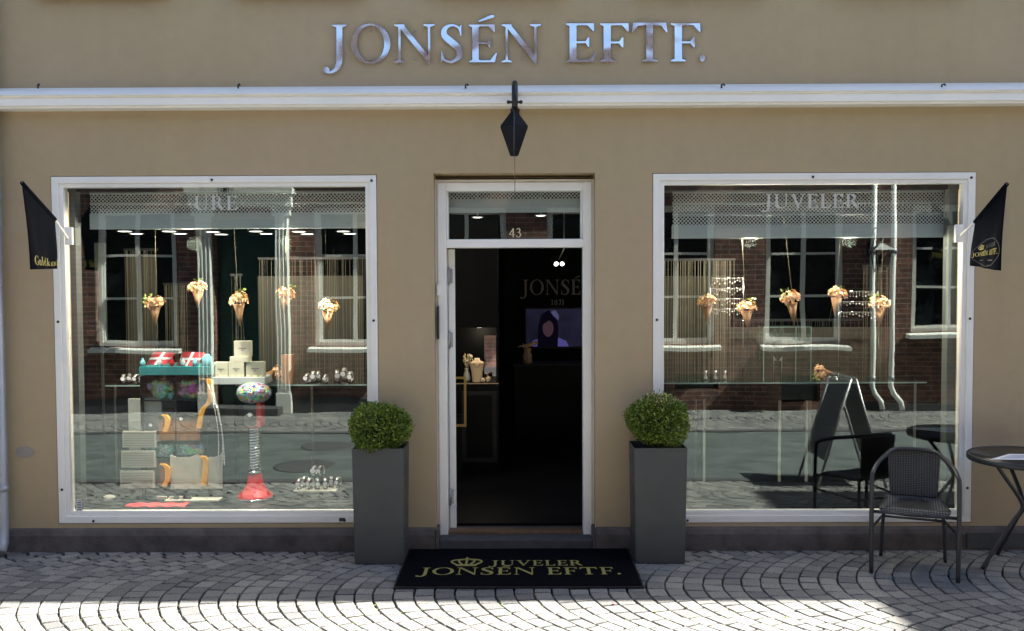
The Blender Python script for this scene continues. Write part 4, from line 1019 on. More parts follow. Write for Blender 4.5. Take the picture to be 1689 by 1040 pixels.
# =================================================================== INSIDE THE LEFT WINDOW
def dl(name, px, py, label, r=0.10, grp='lit ceiling downlights deep in the shop', mt='lamp', z=CE):
    c = gr(px, py, z-0.006)
    mb = MB(); mb.lathe([(r*0.93, 0.004), (r, 0), (r*1.1, -0.004), (r*1.1, 0.006)], (c.x, c.y, z-0.006), 20)
    t = thing(name, label, 'ceiling light', (c.x, c.y, z), grp); obj('trim_ring', mb, 'brushed', t)
    if z < CE - 0.01:
        q = MB(); q.tube([(c.x, c.y, z), (c.x, c.y, CE-0.001)], 0.005, 6); obj('stem', q, 'brushed', t)
    mb = MB(); mb.lathe([(r*0.9, 0.0), (r*0.92, 0.003)], (c.x, c.y, z-0.007), 20); obj('diffuser', mb, mt, t)
    return c
DLS = [(206, 380), (225, 384), (279, 380), (297, 384), (351, 381), (365, 385), (422, 380), (439, 384), (493, 380.5), (507, 384.5), (566, 380), (577, 384)]
for i, (x, y) in enumerate(DLS):
    dl('ceiling_light', x, y + 1.2, 'lit downlight of the %s row seen through the URE window, %s from the left' % ('far' if i % 2 == 0 else 'near', ['first', 'second', 'third', 'fourth', 'fifth', 'sixth'][i//2]))
dl('ceiling_light', 788, 358, 'bright tilted spot behind the transom, left of the number 43', 0.045, 'lit spots behind the transom', 'lamp2', 2.36)
dl('ceiling_light', 892, 355, 'bright tilted spot behind the transom, right of the number 43', 0.045, 'lit spots behind the transom', 'lamp2', 2.36)
def point(name, loc, e, c=(1, 0.85, 0.66), r=0.05):
    l = bpy.data.lights.new(name, 'POINT'); l.energy = e; l.color = c; l.shadow_soft_size = r
    o = bpy.data.objects.new(name, l); col.objects.link(o); o.location = loc; return o
for x in (-2.3, -1.65): point('window_fill', (x, 0.34, 2.10), 8)  # added fill light for the left display, no fixture behind it
for x in (1.65, 2.35): point('window_fill', (x, 0.34, 2.10), 8)  # same added fill for the right display

def spot(loc, aim, e, deg):
    l = bpy.data.lights.new('window_fill', 'SPOT'); l.energy = e; l.color = (1, 0.9, 0.76); l.shadow_soft_size = 0.03; l.spot_size = math.radians(deg); l.spot_blend = 0.6  # added fill beam, not a lamp of the shop
    o = bpy.data.objects.new('window_fill', l); col.objects.link(o); o.location = loc; o.rotation_euler = (Vector(aim)-Vector(loc)).to_track_quat('-Z', 'Y').to_euler()
for lx, ax_ in ((-2.75, -2.75), (-2.1, -2.15), (-1.35, -1.4)): spot((lx, 0.10, 2.12), (ax_, 0.36, 0.4), 26, 44)  # extra downward fill to brighten the goods on the window floor
for lx in (1.6, 2.7): spot((lx, 0.12, 2.12), (lx, 0.40, 0.6), 10, 44)

# glass shelves
def shelf(I, px, py, Y0, Y1, label):
    z = at(px, py, Y0).z
    mb = MB(); mb.box(I[0]+0.03, I[1]-0.03, Y0, Y1, z-0.008, z)
    t = thing('glass_shelf', label, 'shelf', ((I[0]+I[1])/2, (Y0+Y1)/2, z-0.008), 'glass shelves in the display windows'); obj('glass_plate', mb, 'thinglass', t)
    mb = MB(); mb.box(I[0]+0.03, I[1]-0.03, Y0-0.002, Y0-0.0005, z-0.009, z+0.001); obj('front_edge', mb, 'glassedge', t)
    mb = MB()
    for x in (I[0]+0.02, I[1]-0.03): mb.box(x, x+0.01, (Y0+Y1)/2-0.01, (Y0+Y1)/2+0.01, I[2]+0.013, z-0.009)
    each('support_rod', mb, 'brushed', t)
    return z
zsL = shelf(IL, 500, 634, 0.50, 0.85, 'long glass shelf holding watches in the URE window')
zsR = shelf(IR, 1400, 630, 0.45, 0.85, 'long glass shelf across the JUVELER window')

# string curtains
def curtain(px0, px1, pyt, pyb, Y, sp_, mt, label, rthr=0.0011):
    a, b = at(px0, pyt, Y), at(px1, pyb, Y); mb = MB(); x = a.x
    while x < b.x:
        mb.tube([(x, Y, a.z), (x + R.uniform(-.003, .003), Y + R.uniform(-.006, .006), (a.z+b.z)/2), (x+R.uniform(-.004, .004), Y, b.z+R.uniform(0, .02))], rthr*R.uniform(0.6, 1.5), 4, caps=False); x += sp_*R.choice((0.6, 0.8, 1.1, 1.6, 2.3))
    t = thing('string_curtain', label, 'curtain', ((a.x+b.x)/2, Y, b.z), 'string curtains behind the displays')
    obj('threads', mb, mt, t)
    mb = MB(); mb.box(a.x-0.01, b.x+0.01, Y-0.01, Y+0.01, a.z, a.z+0.018); obj('rail', mb, 'darkgrey', t)
curtain(206, 262, 413, 634, 0.95, 0.012, 'thread', 'beige string curtain near the left side of the URE window')
curtain(272, 312, 470, 634, 1.0, 0.010, 'thread', 'short dense beige string curtain second from the left in the URE window')
curtain(382, 400, 455, 620, 1.0, 0.010, 'thread', 'narrow string curtain behind the ivory boxes in the URE window')
curtain(428, 604, 428, 634, 1.0, 0.015, 'thread', 'wide beige string curtain over the right half of the URE window')
curtain(1092, 1210, 430, 628, 1.0, 0.011, 'thread', 'pale string curtain at the left of the JUVELER window', 0.0022)
curtain(1212, 1420, 530, 628, 1.0, 0.020, 'blackthread', 'dark string curtain across the middle of the JUVELER window', 0.002)
curtain(1425, 1475, 440, 626, 1.0, 0.016, 'thread', 'narrow pale string curtain right of the middle in the JUVELER window')
# pale partition panels behind the strings
def panel(px0, px1, pyt, pyb, Y, mt, label, name='partition_panel', cat='panel', th_=0.02):
    a, b = at(px0, pyt, Y), at(px1, pyb, Y); mb = MB(); mb.box(a.x, b.x, Y, Y+th_, b.z, a.z)
    zb = 0.101 if Y > 1.05 else IL[2]+0.0125
    mb.box((a.x+b.x)/2-0.01, (a.x+b.x)/2+0.01, Y+0.004, Y+th_-0.004, zb, b.z)
    return one(name, mb, mt, label, cat, 'panels behind the displays', bevel=0.002)
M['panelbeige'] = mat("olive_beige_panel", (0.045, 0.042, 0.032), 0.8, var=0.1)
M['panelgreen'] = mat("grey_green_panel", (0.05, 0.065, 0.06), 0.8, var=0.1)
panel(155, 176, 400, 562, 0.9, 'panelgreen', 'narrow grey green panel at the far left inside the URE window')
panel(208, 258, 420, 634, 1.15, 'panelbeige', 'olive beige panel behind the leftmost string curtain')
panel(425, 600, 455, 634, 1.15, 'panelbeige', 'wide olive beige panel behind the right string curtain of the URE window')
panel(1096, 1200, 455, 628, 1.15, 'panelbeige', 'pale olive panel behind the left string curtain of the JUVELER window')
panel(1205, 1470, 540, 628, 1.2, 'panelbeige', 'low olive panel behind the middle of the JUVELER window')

# --- flower cones (prototype in local space, origin at the cone tip)
def flower_cone():
    t = thing('flower_cone', '', 'flower cone', (0, 0, 0), 'kraft cones of peach blossom hanging in the windows')
    mb = MB(); mb.lathe([(0.002, 0), (0.040, 0.150), (0.037, 0.149), (0.002, 0.006)], (0, 0, 0), 18); obj('paper_cone', mb, 'cone', t, local=True)
    mb = MB()
    for _ in range(70):
        d = Vector((R.gauss(0, 1), R.gauss(0, 1), abs(R.gauss(0, 1))*0.9-0.25)).normalized(); c = Vector((0, 0, 0.175)) + Vector((d.x*0.072, d.y*0.062, d.z*0.058))*R.uniform(0.5, 1.05)
        for k in range(5):
            a = k*2*PI/5 + R.random(); e1 = d.orthogonal().normalized(); e2 = d.cross(e1); q = e1*math.cos(a)+e2*math.sin(a); s_ = d.cross(q)
            r = R.uniform(0.013, 0.021)
            mb.add([c, c+q*r*0.6+s_*r*0.42+d*r*0.25, c+q*r+d*r*0.55, c+q*r*0.6-s_*r*0.42+d*r*0.25], [(0, 1, 2, 3)])
    obj('blossom', mb, 'petal', t, local=True)
    mb = MB()
    for _ in range(14):
        a = R.uniform(0, 2*PI); b_ = R.uniform(0, 1); c = Vector((-0.05+R.uniform(-.03, .03), R.uniform(-.03, .02), 0.20+R.uniform(-.02, .045))); ax = Vector((R.uniform(-1, .3), R.uniform(-1, 1), R.uniform(-.2, 1))).normalized(); sd_ = ax.orthogonal().normalized(); l = 0.028
        mb.add([c, c+ax*l*.5+sd_*l*.3, c+ax*l, c+ax*l*.5-sd_*l*.3], [(0, 1, 2, 3)])
    obj('leaves', mb, 'leaf', t, local=True)
    mb = MB(); mb.tube([(0.01, 0, 0.18), (0.012, 0, 0.75)], 0.0008, 4, caps=False); mb.tube([(0.01, -0.02, 0.13), (0.02, -0.03, -0.03), (0.015, -0.03, -0.10)], 0.001, 4, caps=False); obj('thread', mb, 'thread', t, local=True)
    return t
proto = flower_cone()
FC = [(256, 527, 0.30, 0.2, 0, 'peach blossom cone hanging left of the flags in the URE window'),
      (326, 498, 0.55, 1.5, 0.1, 'pale blossom cone hanging second from the left, partly lost in the reflected pilaster'),
      (396, 528, 0.30, 2.2, 0.12, 'peach blossom cone hanging above the stacked ivory boxes'),
      (470, 512, 0.34, 3.1, -0.05, 'peach blossom cone hanging highest, right of the reflected pilaster in the URE window'),
      (541, 535, 0.30, 4.0, 0, 'peach blossom cone nearest the right frame of the URE window'),
      (1166, 524, 0.34, 0.9, 0.03, 'orange tinted blossom cone hanging leftmost in the JUVELER window'),
      (1233, 532, 0.30, 1.9, 0.1, 'full round blossom cone hanging second from left in the JUVELER window'),
      (1310, 526, 0.30, 0.0, -0.12, 'blossom cone with a green sprig hanging above the clear riser'),
      (1377, 512, 0.32, 3.6, -0.1, 'tall tilted blossom cone hanging highest in the JUVELER window'),
      (1450, 530, 0.33, 5.0, 0.03, 'blossom cone hanging rightmost in the JUVELER window')]
for i, (px, py, Y, rz, ry, lb) in enumerate(FC):
    put(proto, i == 0, at(px, py + 10, Y), rz if i != 7 else 0.0, lb, [(1, 1, .9), (.95, 1, 1.05), (1.08, 1, .95), (1.0, 1.05, .85), (.92, 1, .9)][(i*3) % 5], 0, ry)
fl = put(proto, False, at(1362, 629, 0.55) + Vector((0.07, 0, 0.05)), 0.4, 'blossom head lying on the glass shelf of the JUVELER window', (0.8, 0.8, 0.8), 0, -1.45)
fl2 = put(proto, False, at(452, 629, 0.62) + Vector((-0.12, 0, 0.045)), 0.2, 'blossom cone lying on the shelf beside the copper display block', (0.8, 0.8, 0.8), 0, 1.45)
for o_ in (fl, fl2): o_.location.z = (zsR if o_ is fl else zsL) + 0.052

# --- ivory boxes on a slab pedestal
Yt = 0.42
a, b = at(346, 634, Yt), at(437, 622, Yt)
pd = thing('display_pedestal', 'grey slab pedestal on a black column carrying ivory boxes in the URE window', 'pedestal', ((a.x+b.x)/2, Yt+0.12, IL[2]+0.012))
mb = MB(); mb.box(a.x, b.x, Yt, Yt+0.26, a.z, b.z); obj('slab', mb, 'rail', pd, bevel=0.003)
c0, c1 = at(366, 700, Yt+0.05).x, at(388, 700, Yt+0.05).x
mb = MB(); mb.box(c0, c1, Yt+0.05, Yt+0.15, IL[2]+0.0125, a.z); obj('column', mb, 'black', pd, bevel=0.003)
zt_ = b.z
def ibox(px0, px1, pyt, pyb, Y, label, lid=True, zb=None):
    a, b = at(px0, pyb, Y), at(px1, pyt, Y); za = a.z if zb is None else zb
    t = thing('jewellery_box', label, 'box', ((a.x+b.x)/2, Y+0.03, za), 'ivory boxes on the pedestal')
    mb = MB(); mb.box(a.x, b.x, Y, Y+0.05, za, b.z); obj('box', mb, 'card', t, bevel=0.0015)
    if lid:
        mb = MB(); w_ = (b.x-a.x)
        text(mb, 'URE', flat_fn(a.x+w_*0.3, (za+b.z)/2, Y-0.0002), 0.001, 0, w_*0.4, 0.009)
        mb2 = MB(); mb2.box(a.x+w_*0.28, a.x+w_*0.72, Y-0.001, Y-0.0002, (za+b.z)/2+0.002, (za+b.z)/2+0.006); mb2.box(a.x+w_*0.42, a.x+w_*0.58, Y-0.001, Y-0.0002, (za+b.z)/2-0.012, (za+b.z)/2-0.009)
        obj('print', mb2, 'ink', t)
    return b.z
z1 = ibox(353, 376, 597, 622, Yt+0.03, 'ivory box at the left end of the pedestal row', zb=zt_)
ibox(377, 402, 596, 622, Yt+0.02, 'ivory box in the middle of the pedestal row', zb=zt_)
ibox(406, 435, 596, 622, Yt+0.03, 'ivory box at the right end of the pedestal row', zb=zt_)
zz = ibox(379, 412, 588, 596, Yt+0.02, 'flat ivory box lying across the lower boxes', False, zb=z1+0.0005)
ibox(386, 413, 562, 588, Yt+0.03, 'topmost ivory box standing on the stack', zb=zz+0.0005)
mb = MB()
for k in range(26): mb.ball((at(352+R.random()*82, 621, Yt).x, Yt+0.008+R.random()*0.012, zt_+0.006), 0.006, 6, 4)
M['candy'] = mat("lemon_candy", (0.75, 0.72, 0.40), 0.5)
for b_ in islands(mb): one('candy_pearl', b_, 'candy', 'pale yellow pearl in the row before the ivory boxes', 'pearl', 'pale yellow pearls along the pedestal edge')

# --- copper block, watches
cp = at(472, 605, 0.62)
mb = MB(); mb.box(cp.x-0.03, cp.x+0.05, 0.60, 0.66, zsL, zsL+0.21)
one('display_block', mb, mat("copper_card", (0.42, 0.20, 0.09), 0.5, var=0.1), 'copper coloured upright display block on the shelf', 'display block', bevel=0.002)
def watch():
    t = thing('wrist_watch', '', 'watch', (0, 0, 0), 'watches on stands in the URE window')
    mb = MB()
    pts = [(0.026*math.cos(a), 0.010, 0.035+0.030*math.sin(a)) for a in [math.radians(-60+ k*30) for k in range(11)]]
    # strap as a flat loop seen from the front, tilted back
    loop = [(0, 0.028*math.cos(2*PI*k/18)+0.02, 0.034+0.030*math.sin(2*PI*k/18)) for k in range(18)]
    vs = []; 
    for (x, y, z) in loop: vs += [(-0.009, y, z), (0.009, y, z)]
    fs = [(2*k, 2*k+1, (2*k+3) % 36, (2*k+2) % 36) for k in range(18)]
    mb.add(vs, fs, True); o = obj('strap', mb, 'pearl', t, local=True); so_ = o.modifiers.new('s', 'SOLIDIFY'); so_.thickness = 0.003
    mb = MB(); mb.add([(0.017*math.cos(k*PI/10), y, 0.038+0.017*math.sin(k*PI/10)) for y in (-0.014, -0.004) for k in range(20)], [tuple(range(19, -1, -1))] + [(k, (k+1) % 20, 20+(k+1) % 20, 20+k) for k in range(20)]); obj('case', mb, 'chrome', t, local=True)
    mb = MB(); mb.add([(0.013*math.cos(k*PI/10), -0.0148, 0.038+0.013*math.sin(k*PI/10)) for k in range(20)], [tuple(range(19, -1, -1))]); obj('dial', mb, 'paper', t, local=True)
    mb = MB(); mb.tube([(0, 0.02, 0.0), (0, 0.02, 0.012)], 0.016, 12); obj('stand', mb, 'black', t, local=True)
    return t
wt = watch(); wi = [0]
def pw(px, Y, z, label, s=1.0, rz=0):
    o = put(wt, wi[0] == 0, (at(px, 620, Y).x, Y, z), rz, label, (s, s, s)); wi[0] += 1
words_ = ['leftmost', 'second from left', 'third from left', 'fourth from left', 'fifth from left', 'sixth from left', 'seventh from left', 'eighth from left', 'rightmost']
for i, (px, dy, s) in enumerate([(505, 0.0, 1.1), (516, .05, 1.3), (525, 0.12, 1.2), (536, 0, 1.0), (556, .06, 1.4), (567, 0.15, 1.5), (577, 0.02, 1.3)]):
    pw(px, 0.56+dy, zsL + (0.0 if i % 2 else 0.0), 'silver watch on the shelf of the URE window, %s of the seven' % words_[i], s, R.uniform(-.3, .3))
for i, (px, dy) in enumerate([(203, 0), (213, .05), (223, .0), (232, .06)]):
    pw(px, 0.56+dy, zsL, 'dark silver watch at the left end of the shelf, %s of the four' % (words_[i] if i < 3 else 'rightmost'), 1.1, R.uniform(-.3, .3))
# tray of watches on the deck
zd = IL[2]+0.0125
tA, tB = gr(484, 811, zd), gr(560, 800, zd)
mb = MB(); mb.box(tA.x, tB.x+0.02, tA.y-0.02, tA.y+0.22, zd, zd+0.012)
one('watch_tray', mb, 'card', 'low cream tray carrying a cluster of watches on the window floor', 'tray', bevel=0.002)
mb = MB(); cA = gr(522, 800, zd); mb.box(cA.x-0.08, cA.x+0.06, tA.y+0.09, tA.y+0.17, zd+0.0125, zd+0.085)
one('watch_riser', mb, 'thinglass', 'clear riser block in the middle of the watch tray', 'riser', bevel=0.002)
for i, (px, dy, dz) in enumerate([(492, 0.02, 0.013), (500, .09, .013), (509, 0.03, .013), (517, .12, .086), (527, .13, .086), (524, 0.02, .013), (536, .03, .013), (546, 0.09, .013), (556, .06, .013)]):
    o = put(wt, False, (at(px, 790, tA.y+dy).x, tA.y+dy, zd+dz), R.uniform(-.4, .4), 'silver watch on the cream tray, %s of the nine' % words_[i], (1.2, 1.2, 1.2))

# --- gumball machine
bc = gr(420, 822, zd); bY = bc.y + 0.02
gm = thing('gumball_machine', 'red gumball machine on a coiled chrome column standing on the window floor', 'gumball machine', (bc.x, bY, zd))
c = (bc.x, bY, 0)
mb = MB(); mb.lathe([(0.125, zd), (0.130, zd+0.012), (0.118, zd+0.03), (0.085, zd+0.06), (0.058, zd+0.11), (0.048, zd+0.17), (0.046, zd+0.185)], c, 32); obj('base', mb, 'red', gm)
mb = MB(); mb.lathe([(0.131, zd+0.001), (0.134, zd+0.006), (0.131, zd+0.014)], c, 32); mb.lathe([(0.047, zd+0.183), (0.052, zd+0.19), (0.047, zd+0.20)], c, 24); obj('base_ring', mb, 'chrome', gm)
zc0_, zc1_ = zd+0.20, at(415, 703, bY).z
mb = MB(); mb.lathe([(0.022, zc0_), (0.022, zc1_)], c, 16); cl_ = obj('column', mb, 'ironblack', gm)
mb = MB(); nt_ = 15; mb.tube([(c[0]+0.036*math.cos(2*PI*k/14), bY+0.036*math.sin(2*PI*k/14), zc0_+0.008+(zc1_-zc0_-0.016)*k/(14*nt_)) for k in range(14*nt_+1)], 0.0075, 8); obj('coil', mb, 'chrome', cl_)
zb0, zb1 = zc1_, at(415, 664, bY).z
mb = MB(); mb.box(c[0]-0.055, c[0]+0.062, bY-0.055, bY+0.055, zb0, zb1+0.02); bd = obj('body', mb, 'red', gm, bevel=0.006)
mb = MB(); mb.box(c[0]-0.052, c[0]+0.030, bY-0.060, bY-0.0555, zb0+0.012, zb1+0.008); obj('coin_plate', mb, 'ironblack', bd, bevel=0.002)
mb = MB(); mb.tube([(c[0]-0.01, bY-0.075, (zb0+zb1)/2+0.01), (c[0]-0.01, bY-0.061, (zb0+zb1)/2+0.01)], 0.014, 14); mb.box(c[0]-0.032, c[0]+0.012, bY-0.078, bY-0.075, (zb0+zb1)/2+0.006, (zb0+zb1)/2+0.014); obj('crank', mb, 'chrome', bd)
mb = MB(); zg = zb1+0.070; mb.ball((c[0], bY, zg), 0.122, 28, 18, (1.0, 0.9, 0.66)); obj('gumballs', mb, 'balls', gm)
mb = MB(); mb.ball((c[0], bY, zg), 0.128, 28, 18, (1.0, 0.9, 0.68)); obj('globe', mb, 'thinglass', gm)


# --- capsule toy rack with flags on top
YA = 0.34
def rb(px0, px1, py0, py1, Y, d): 
    a, b = at(px0, py1, Y), at(px1, py0, Y); return (a.x, b.x, Y, Y+d, a.z, b.z)
x0, x1 = at(232, 700, YA).x, at(344, 700, YA).x
tr_ = thing('toy_rack', 'black toy capsule rack with orange guides and a teal top tray in the URE window', 'rack', ((x0+x1)/2, YA+0.15, zd))
mb = MB(); ztop = at(290, 618, YA).z
mb.box(x0, x0+0.012, YA+0.0, YA+0.30, zd, ztop-0.012); mb.box(x1-0.012, x1, YA, YA+0.30, zd, ztop-0.012); mb.box((x0+x1)/2-0.006, (x0+x1)/2+0.006, YA+0.02, YA+0.30, zd, ztop-0.012)
mb.box(x0, x1, YA+0.300, YA+0.31, zd, ztop-0.012)
levels = [at(290, py, YA).z for py in (661, 684, 730, 755, 805)]
for z in levels: mb.box(x0+0.0125, x1-0.0125, YA+0.01, YA+0.299, z-0.004, z+0.004)
obj('frame', mb, 'black', tr_, bevel=0.001)
mb = MB(); mb.box(*rb(229, 345, 604, 619, YA-0.02, 0.34)); tt = obj('top_tray', mb, 'teal', tr_, bevel=0.004)
for (pa_, pb_, pyt, pyb) in ((236, 286, 629, 659), (292, 336, 629, 659), (236, 286, 733, 753), (292, 336, 733, 753)):
    a, b = at(pa_, pyb, YA+0.02), at(pb_, pyt, YA+0.02)
    mb = MB()
    for k in range(40):
        mb.ball((R.uniform(a.x+.02, b.x-.02), YA+0.045+R.random()*0.04, R.uniform(a.z+0.02, b.z-0.012)), 0.024, 10, 7)
    bn = obj('capsules', mb, 'toys', tr_)
    mb = MB(); mb.box(a.x, b.x, YA+0.012, YA+0.016, a.z, b.z); obj('bin_front', mb, 'thinglass', bn)
for (pxs) in ([(334, 625), (345, 628), (346, 660), (334, 676), (328, 706)], [(270, 684), (276, 690), (276, 700), (272, 712)], [(334, 752), (339, 760), (338, 785), (336, 800)], [(268, 765), (276, 772), (276, 790), (270, 802)]):
    pts = [at(x, y, YA-0.03) for x, y in pxs]; mb = MB()
    L = cr([tuple(p) for p in pts], 5); vs = []
    for p in L: vs += [(p[0]-0.018, YA-0.035, p[2]), (p[0]+0.018, YA-0.035, p[2]), (p[0]+0.018, YA-0.015, p[2]), (p[0]-0.018, YA-0.015, p[2])]
    fs = [(0, 3, 2, 1)]
    for k in range(len(L)-1): fs += [(4*k+j, 4*k+(j+1) % 4, 4*k+4+(j+1) % 4, 4*k+4+j) for j in range(4)]
    mb.add(vs, fs); obj('orange_guide', mb, 'orange', tr_)
M['amber'] = mat("amber_plastic", (0.22, 0.085, 0.015), 0.3, var=0.25, scale=8)
for (pa_, pb_, pyt, pyb) in ((262, 330, 688, 727), (262, 330, 760, 800)):
    a, b = at(pa_, pyb, YA+0.02), at(pb_, pyt, YA+0.02); mb = MB(); mb.box(a.x, b.x, YA+0.02, YA+0.05, a.z, b.z); obj('amber_panel', mb, 'amber', tr_, bevel=0.004)
mb = MB()
for (x, y) in ((300, 690), (330, 690), (250, 700)): p = at(x, y, YA-0.002); mb.tube([(p.x, YA-0.02, p.z), (p.x, YA+0.008, p.z)], 0.012, 12)
each('knob', mb, 'chrome', tr_)
# little figures and glassy toy on the tray
p = at(340, 605, YA); mb = MB(); mb.lathe([(0.03, 0), (0.036, 0.01), (0.036, 0.06), (0.02, 0.075), (0.02, 0.085)], (p.x, YA+0.02, at(290, 604, YA-.02).z+0.0005), 18)
M['aqua'] = mat("aqua_glass", (0.14, 0.38, 0.42), 0.15)
one('glass_jar', mb, 'aqua', 'aqua jar at the right end of the teal tray', 'jar')
for i, (x0_, x1_) in enumerate(((343, 360), (349, 368), (346, 372))):
    A_, B_ = at(x0_, 634, YA-0.05), at(x1_, 765, YA-0.05); mb = MB(); n_ = 46
    for k in range(n_+1):
        t_ = k/n_; mb.ball((A_.x+(B_.x-A_.x)*t_ + 0.03*math.sin(PI*t_), YA-0.05-0.012*i, A_.z+(B_.z-A_.z)*t_), 0.0055 if k % 2 else 0.004, 6, 4)
    mb.tube([(A_.x+(B_.x-A_.x)*k/12 + 0.03*math.sin(PI*k/12), YA-0.05-0.012*i, A_.z+(B_.z-A_.z)*k/12) for k in range(13)], 0.0015, 5)
    one('bead_strand', mb, 'pearl', 'silver bead strand hanging beside the toy rack, %s of three' % ['innermost', 'middle', 'outermost'][i], 'bead strand', 'silver strands beside the toy rack')
zt4 = at(290, 604, YA-.02).z
for i, px in enumerate((236, 262, 284, 300, 322)):
    p = at(px, 600, YA+0.01); mb = MB(); mb.lathe([(0.010, 0), (0.018, 0.012), (0.020, 0.026), (0.012, 0.040), (0.006, 0.052), (0.009, 0.058)], (p.x, YA+0.005+0.02*(i % 2), zt4+0.0005), 12)
    one('glass_bauble', mb, ['aqua', 'pearl', 'red', 'pearl', 'aqua'][i], '%s small glass bauble on the front of the teal tray' % ['first', 'second', 'third', 'fourth', 'fifth'][i], 'bauble', 'baubles on the teal tray')
# two paper flags (white cross on red) tilted above the tray
def dflag(pts, label):
    P4 = [at(x, y, YA+0.03) for x, y in pts]     # bl, br, tr, tl
    zt4 = at(290, 604, YA-.02).z
    t = thing('paper_flag', label, 'flag', (P4[0].x, YA+0.03, zt4), 'red paper flags with a white cross')
    f2 = lambda u, v: (P4[0].lerp(P4[1], u)).lerp(P4[3].lerp(P4[2], u), v) + Vector((0, 0.012*math.sin(u*5), 0))
    mb = MB(); n_ = 12; vs = []
    for o_ in (0, 0.002):
        for j in range(n_+1):
            for i in range(n_+1): q = f2(i/n_, j/n_); vs.append((q.x, q.y+o_, q.z))
    K = (n_+1)**2; fs = []
    for j in range(n_):
        for i in range(n_): a = j*(n_+1)+i; fs += [(a, a+1, a+n_+2, a+n_+1), (K+a, K+a+n_+1, K+a+n_+2, K+a+1)]
    mb.add(vs, fs, True); fo = obj('field', mb, 'redcloth', t)
    mb = MB()
    for (u0, u1, v0, v1) in ((0.36, 0.50, 0, 1), (0, 1, 0.42, 0.58)):
        vs = []; fs = []
        for k in range(13):
            tt_ = k/12
            if u1-u0 < v1-v0: A, B = f2(u0, tt_), f2(u1, tt_)
            else: A, B = f2(tt_, v0), f2(tt_, v1)
            off = 0.0015 if u1-u0 < v1-v0 else 0.002
            vs += [(A.x, A.y-off, A.z), (B.x, B.y-off, B.z)]
        fs = [(2*k, 2*k+1, 2*k+3, 2*k+2) for k in range(12)]; mb.add(vs, fs)
    obj('cross', mb, 'whitecloth', fo)
    mb = MB(); mb.tube([(P4[0].x, YA+0.034, zt4), tuple(P4[3]+Vector((0, 0.004, 0)))], 0.002, 6); obj('stick', mb, 'straw', t)
dflag([(240, 602), (276, 600), (292, 581), (254, 580)], 'red and white paper flag above the left half of the teal tray')
dflag([(292, 604), (325, 602), (340, 581), (302, 580)], 'red and white paper flag above the right half of the teal tray')

# --- earring boards, white scalloped display, red cloth, rock
def eboard(px0, px1, pyt, pyb, Y, label):
    a, b = at(px0, pyb, Y), at(px1, pyt, Y)
    t = thing('earring_board', label, 'display board', ((a.x+b.x)/2, Y, a.z), 'ivory earring boards stacked in the URE window')
    mb = MB(); mb.box(a.x, b.x, Y, Y+0.02, a.z, b.z); obj('board', mb, 'card', t, bevel=0.002)
    mb = MB(); w_, h_ = b.x-a.x, b.z-a.z
    for r in range(6):
        for c_ in range(15): 
            x, z = a.x+w_*(0.08+0.84*c_/14), a.z+h_*(0.14+0.72*r/5); mb.box(x-0.0025, x+0.0025, Y-0.004, Y-0.0004, z-0.0025, z+0.0025)
    obj('earring_dots', mb, 'ink', t)
YB = 0.32
eboard(202, 257, 711, 738, YB, 'top one of the three ivory earring boards'); eboard(200, 256, 743, 771, YB, 'middle one of the three ivory earring boards'); eboard(198, 254, 776, 805, YB, 'lowest of the three ivory earring boards')
mb = MB(); a, b = at(212, 712, YB+0.06), at(266, 657, YB+0.06); mb.box(a.x, b.x, YB+0.06, YB+0.075, zd, b.z); one('back_board', mb, 'board', 'plain grey board standing behind the earring boards', 'board', bevel=0.002)
mb = MB(); a, b = at(281, 806, YB), at(366, 750, YB); w_ = b.x-a.x
sc_p = [(0, 0), (w_, 0), (w_, b.z-a.z+0.012)]
for k in range(1, 20):
    u = 1 - k/20; sc_p.append((w_*u, (b.z-a.z)*(0.93 + 0.07*abs(math.cos(u*PI*2)) ** 6)))
sc_p.append((0, b.z-a.z))
mb.prism(sc_p, lambda u, v, w__: (a.x+u, YB+0.01-w__, a.z+v), 0.006)
wd_ = thing('white_display', 'white embossed display card with scalloped top on the window floor', 'display card', (a.x+w_/2, YB, zd)); obj('back_card', mb, 'card', wd_)
mb = MB(); mb.box(a.x-0.01, b.x, YB-0.09, YB+0.012, zd, zd+0.010); obj('foot_card', mb, 'card', wd_)
mb = MB()
for (px, py, wpx) in ((300, 799, 30), (266+0, 806, 16), (287, 806, 17), (308, 806, 14)):
    p = at(px, py, YB-0.06); mb.box(p.x-wpx/480, p.x+wpx/480, YB-0.06, YB-0.045, zd+0.0105, zd+0.032)
for i, b_ in enumerate(islands(mb)): one('ring_holder', b_, 'card', ['longest white ring holder before the scalloped card', 'leftmost of the three short white ring holders', 'middle of the three short white ring holders', 'rightmost of the three short white ring holders'][i], 'ring holder', 'white ring holders on the window floor')
mb = MB(); a, b = gr(222, 826, zd), gr(345, 808, zd)
n_ = 14; vs = []
for j in range(5):
    for i in range(n_+1): vs.append((a.x+(b.x-a.x)*i/n_, 0.085+0.11*j/4, zd+0.004+0.004*math.sin(i*1.7+j)))
fs = [(j*(n_+1)+i, j*(n_+1)+i+1, (j+1)*(n_+1)+i+1, (j+1)*(n_+1)+i) for j in range(4) for i in range(n_)]
mb.add(vs, fs, True); o_ = one('red_cloth', mb, 'redcloth', 'strip of red cloth spread on the window floor', 'cloth'); m_ = o_.modifiers.new('s', 'SOLIDIFY'); m_.thickness = 0.003
mb = MB(); p = gr(206, 812, zd); mb.ball((p.x, 0.26, zd+0.022), 0.034, 12, 8, (1.4, 0.8, 0.65), 0.12); one('white_stone', mb, 'card', 'pale rough mineral lying beside the lowest earring board', 'stone')
mb = MB(); p = at(350, 597, 0.6)

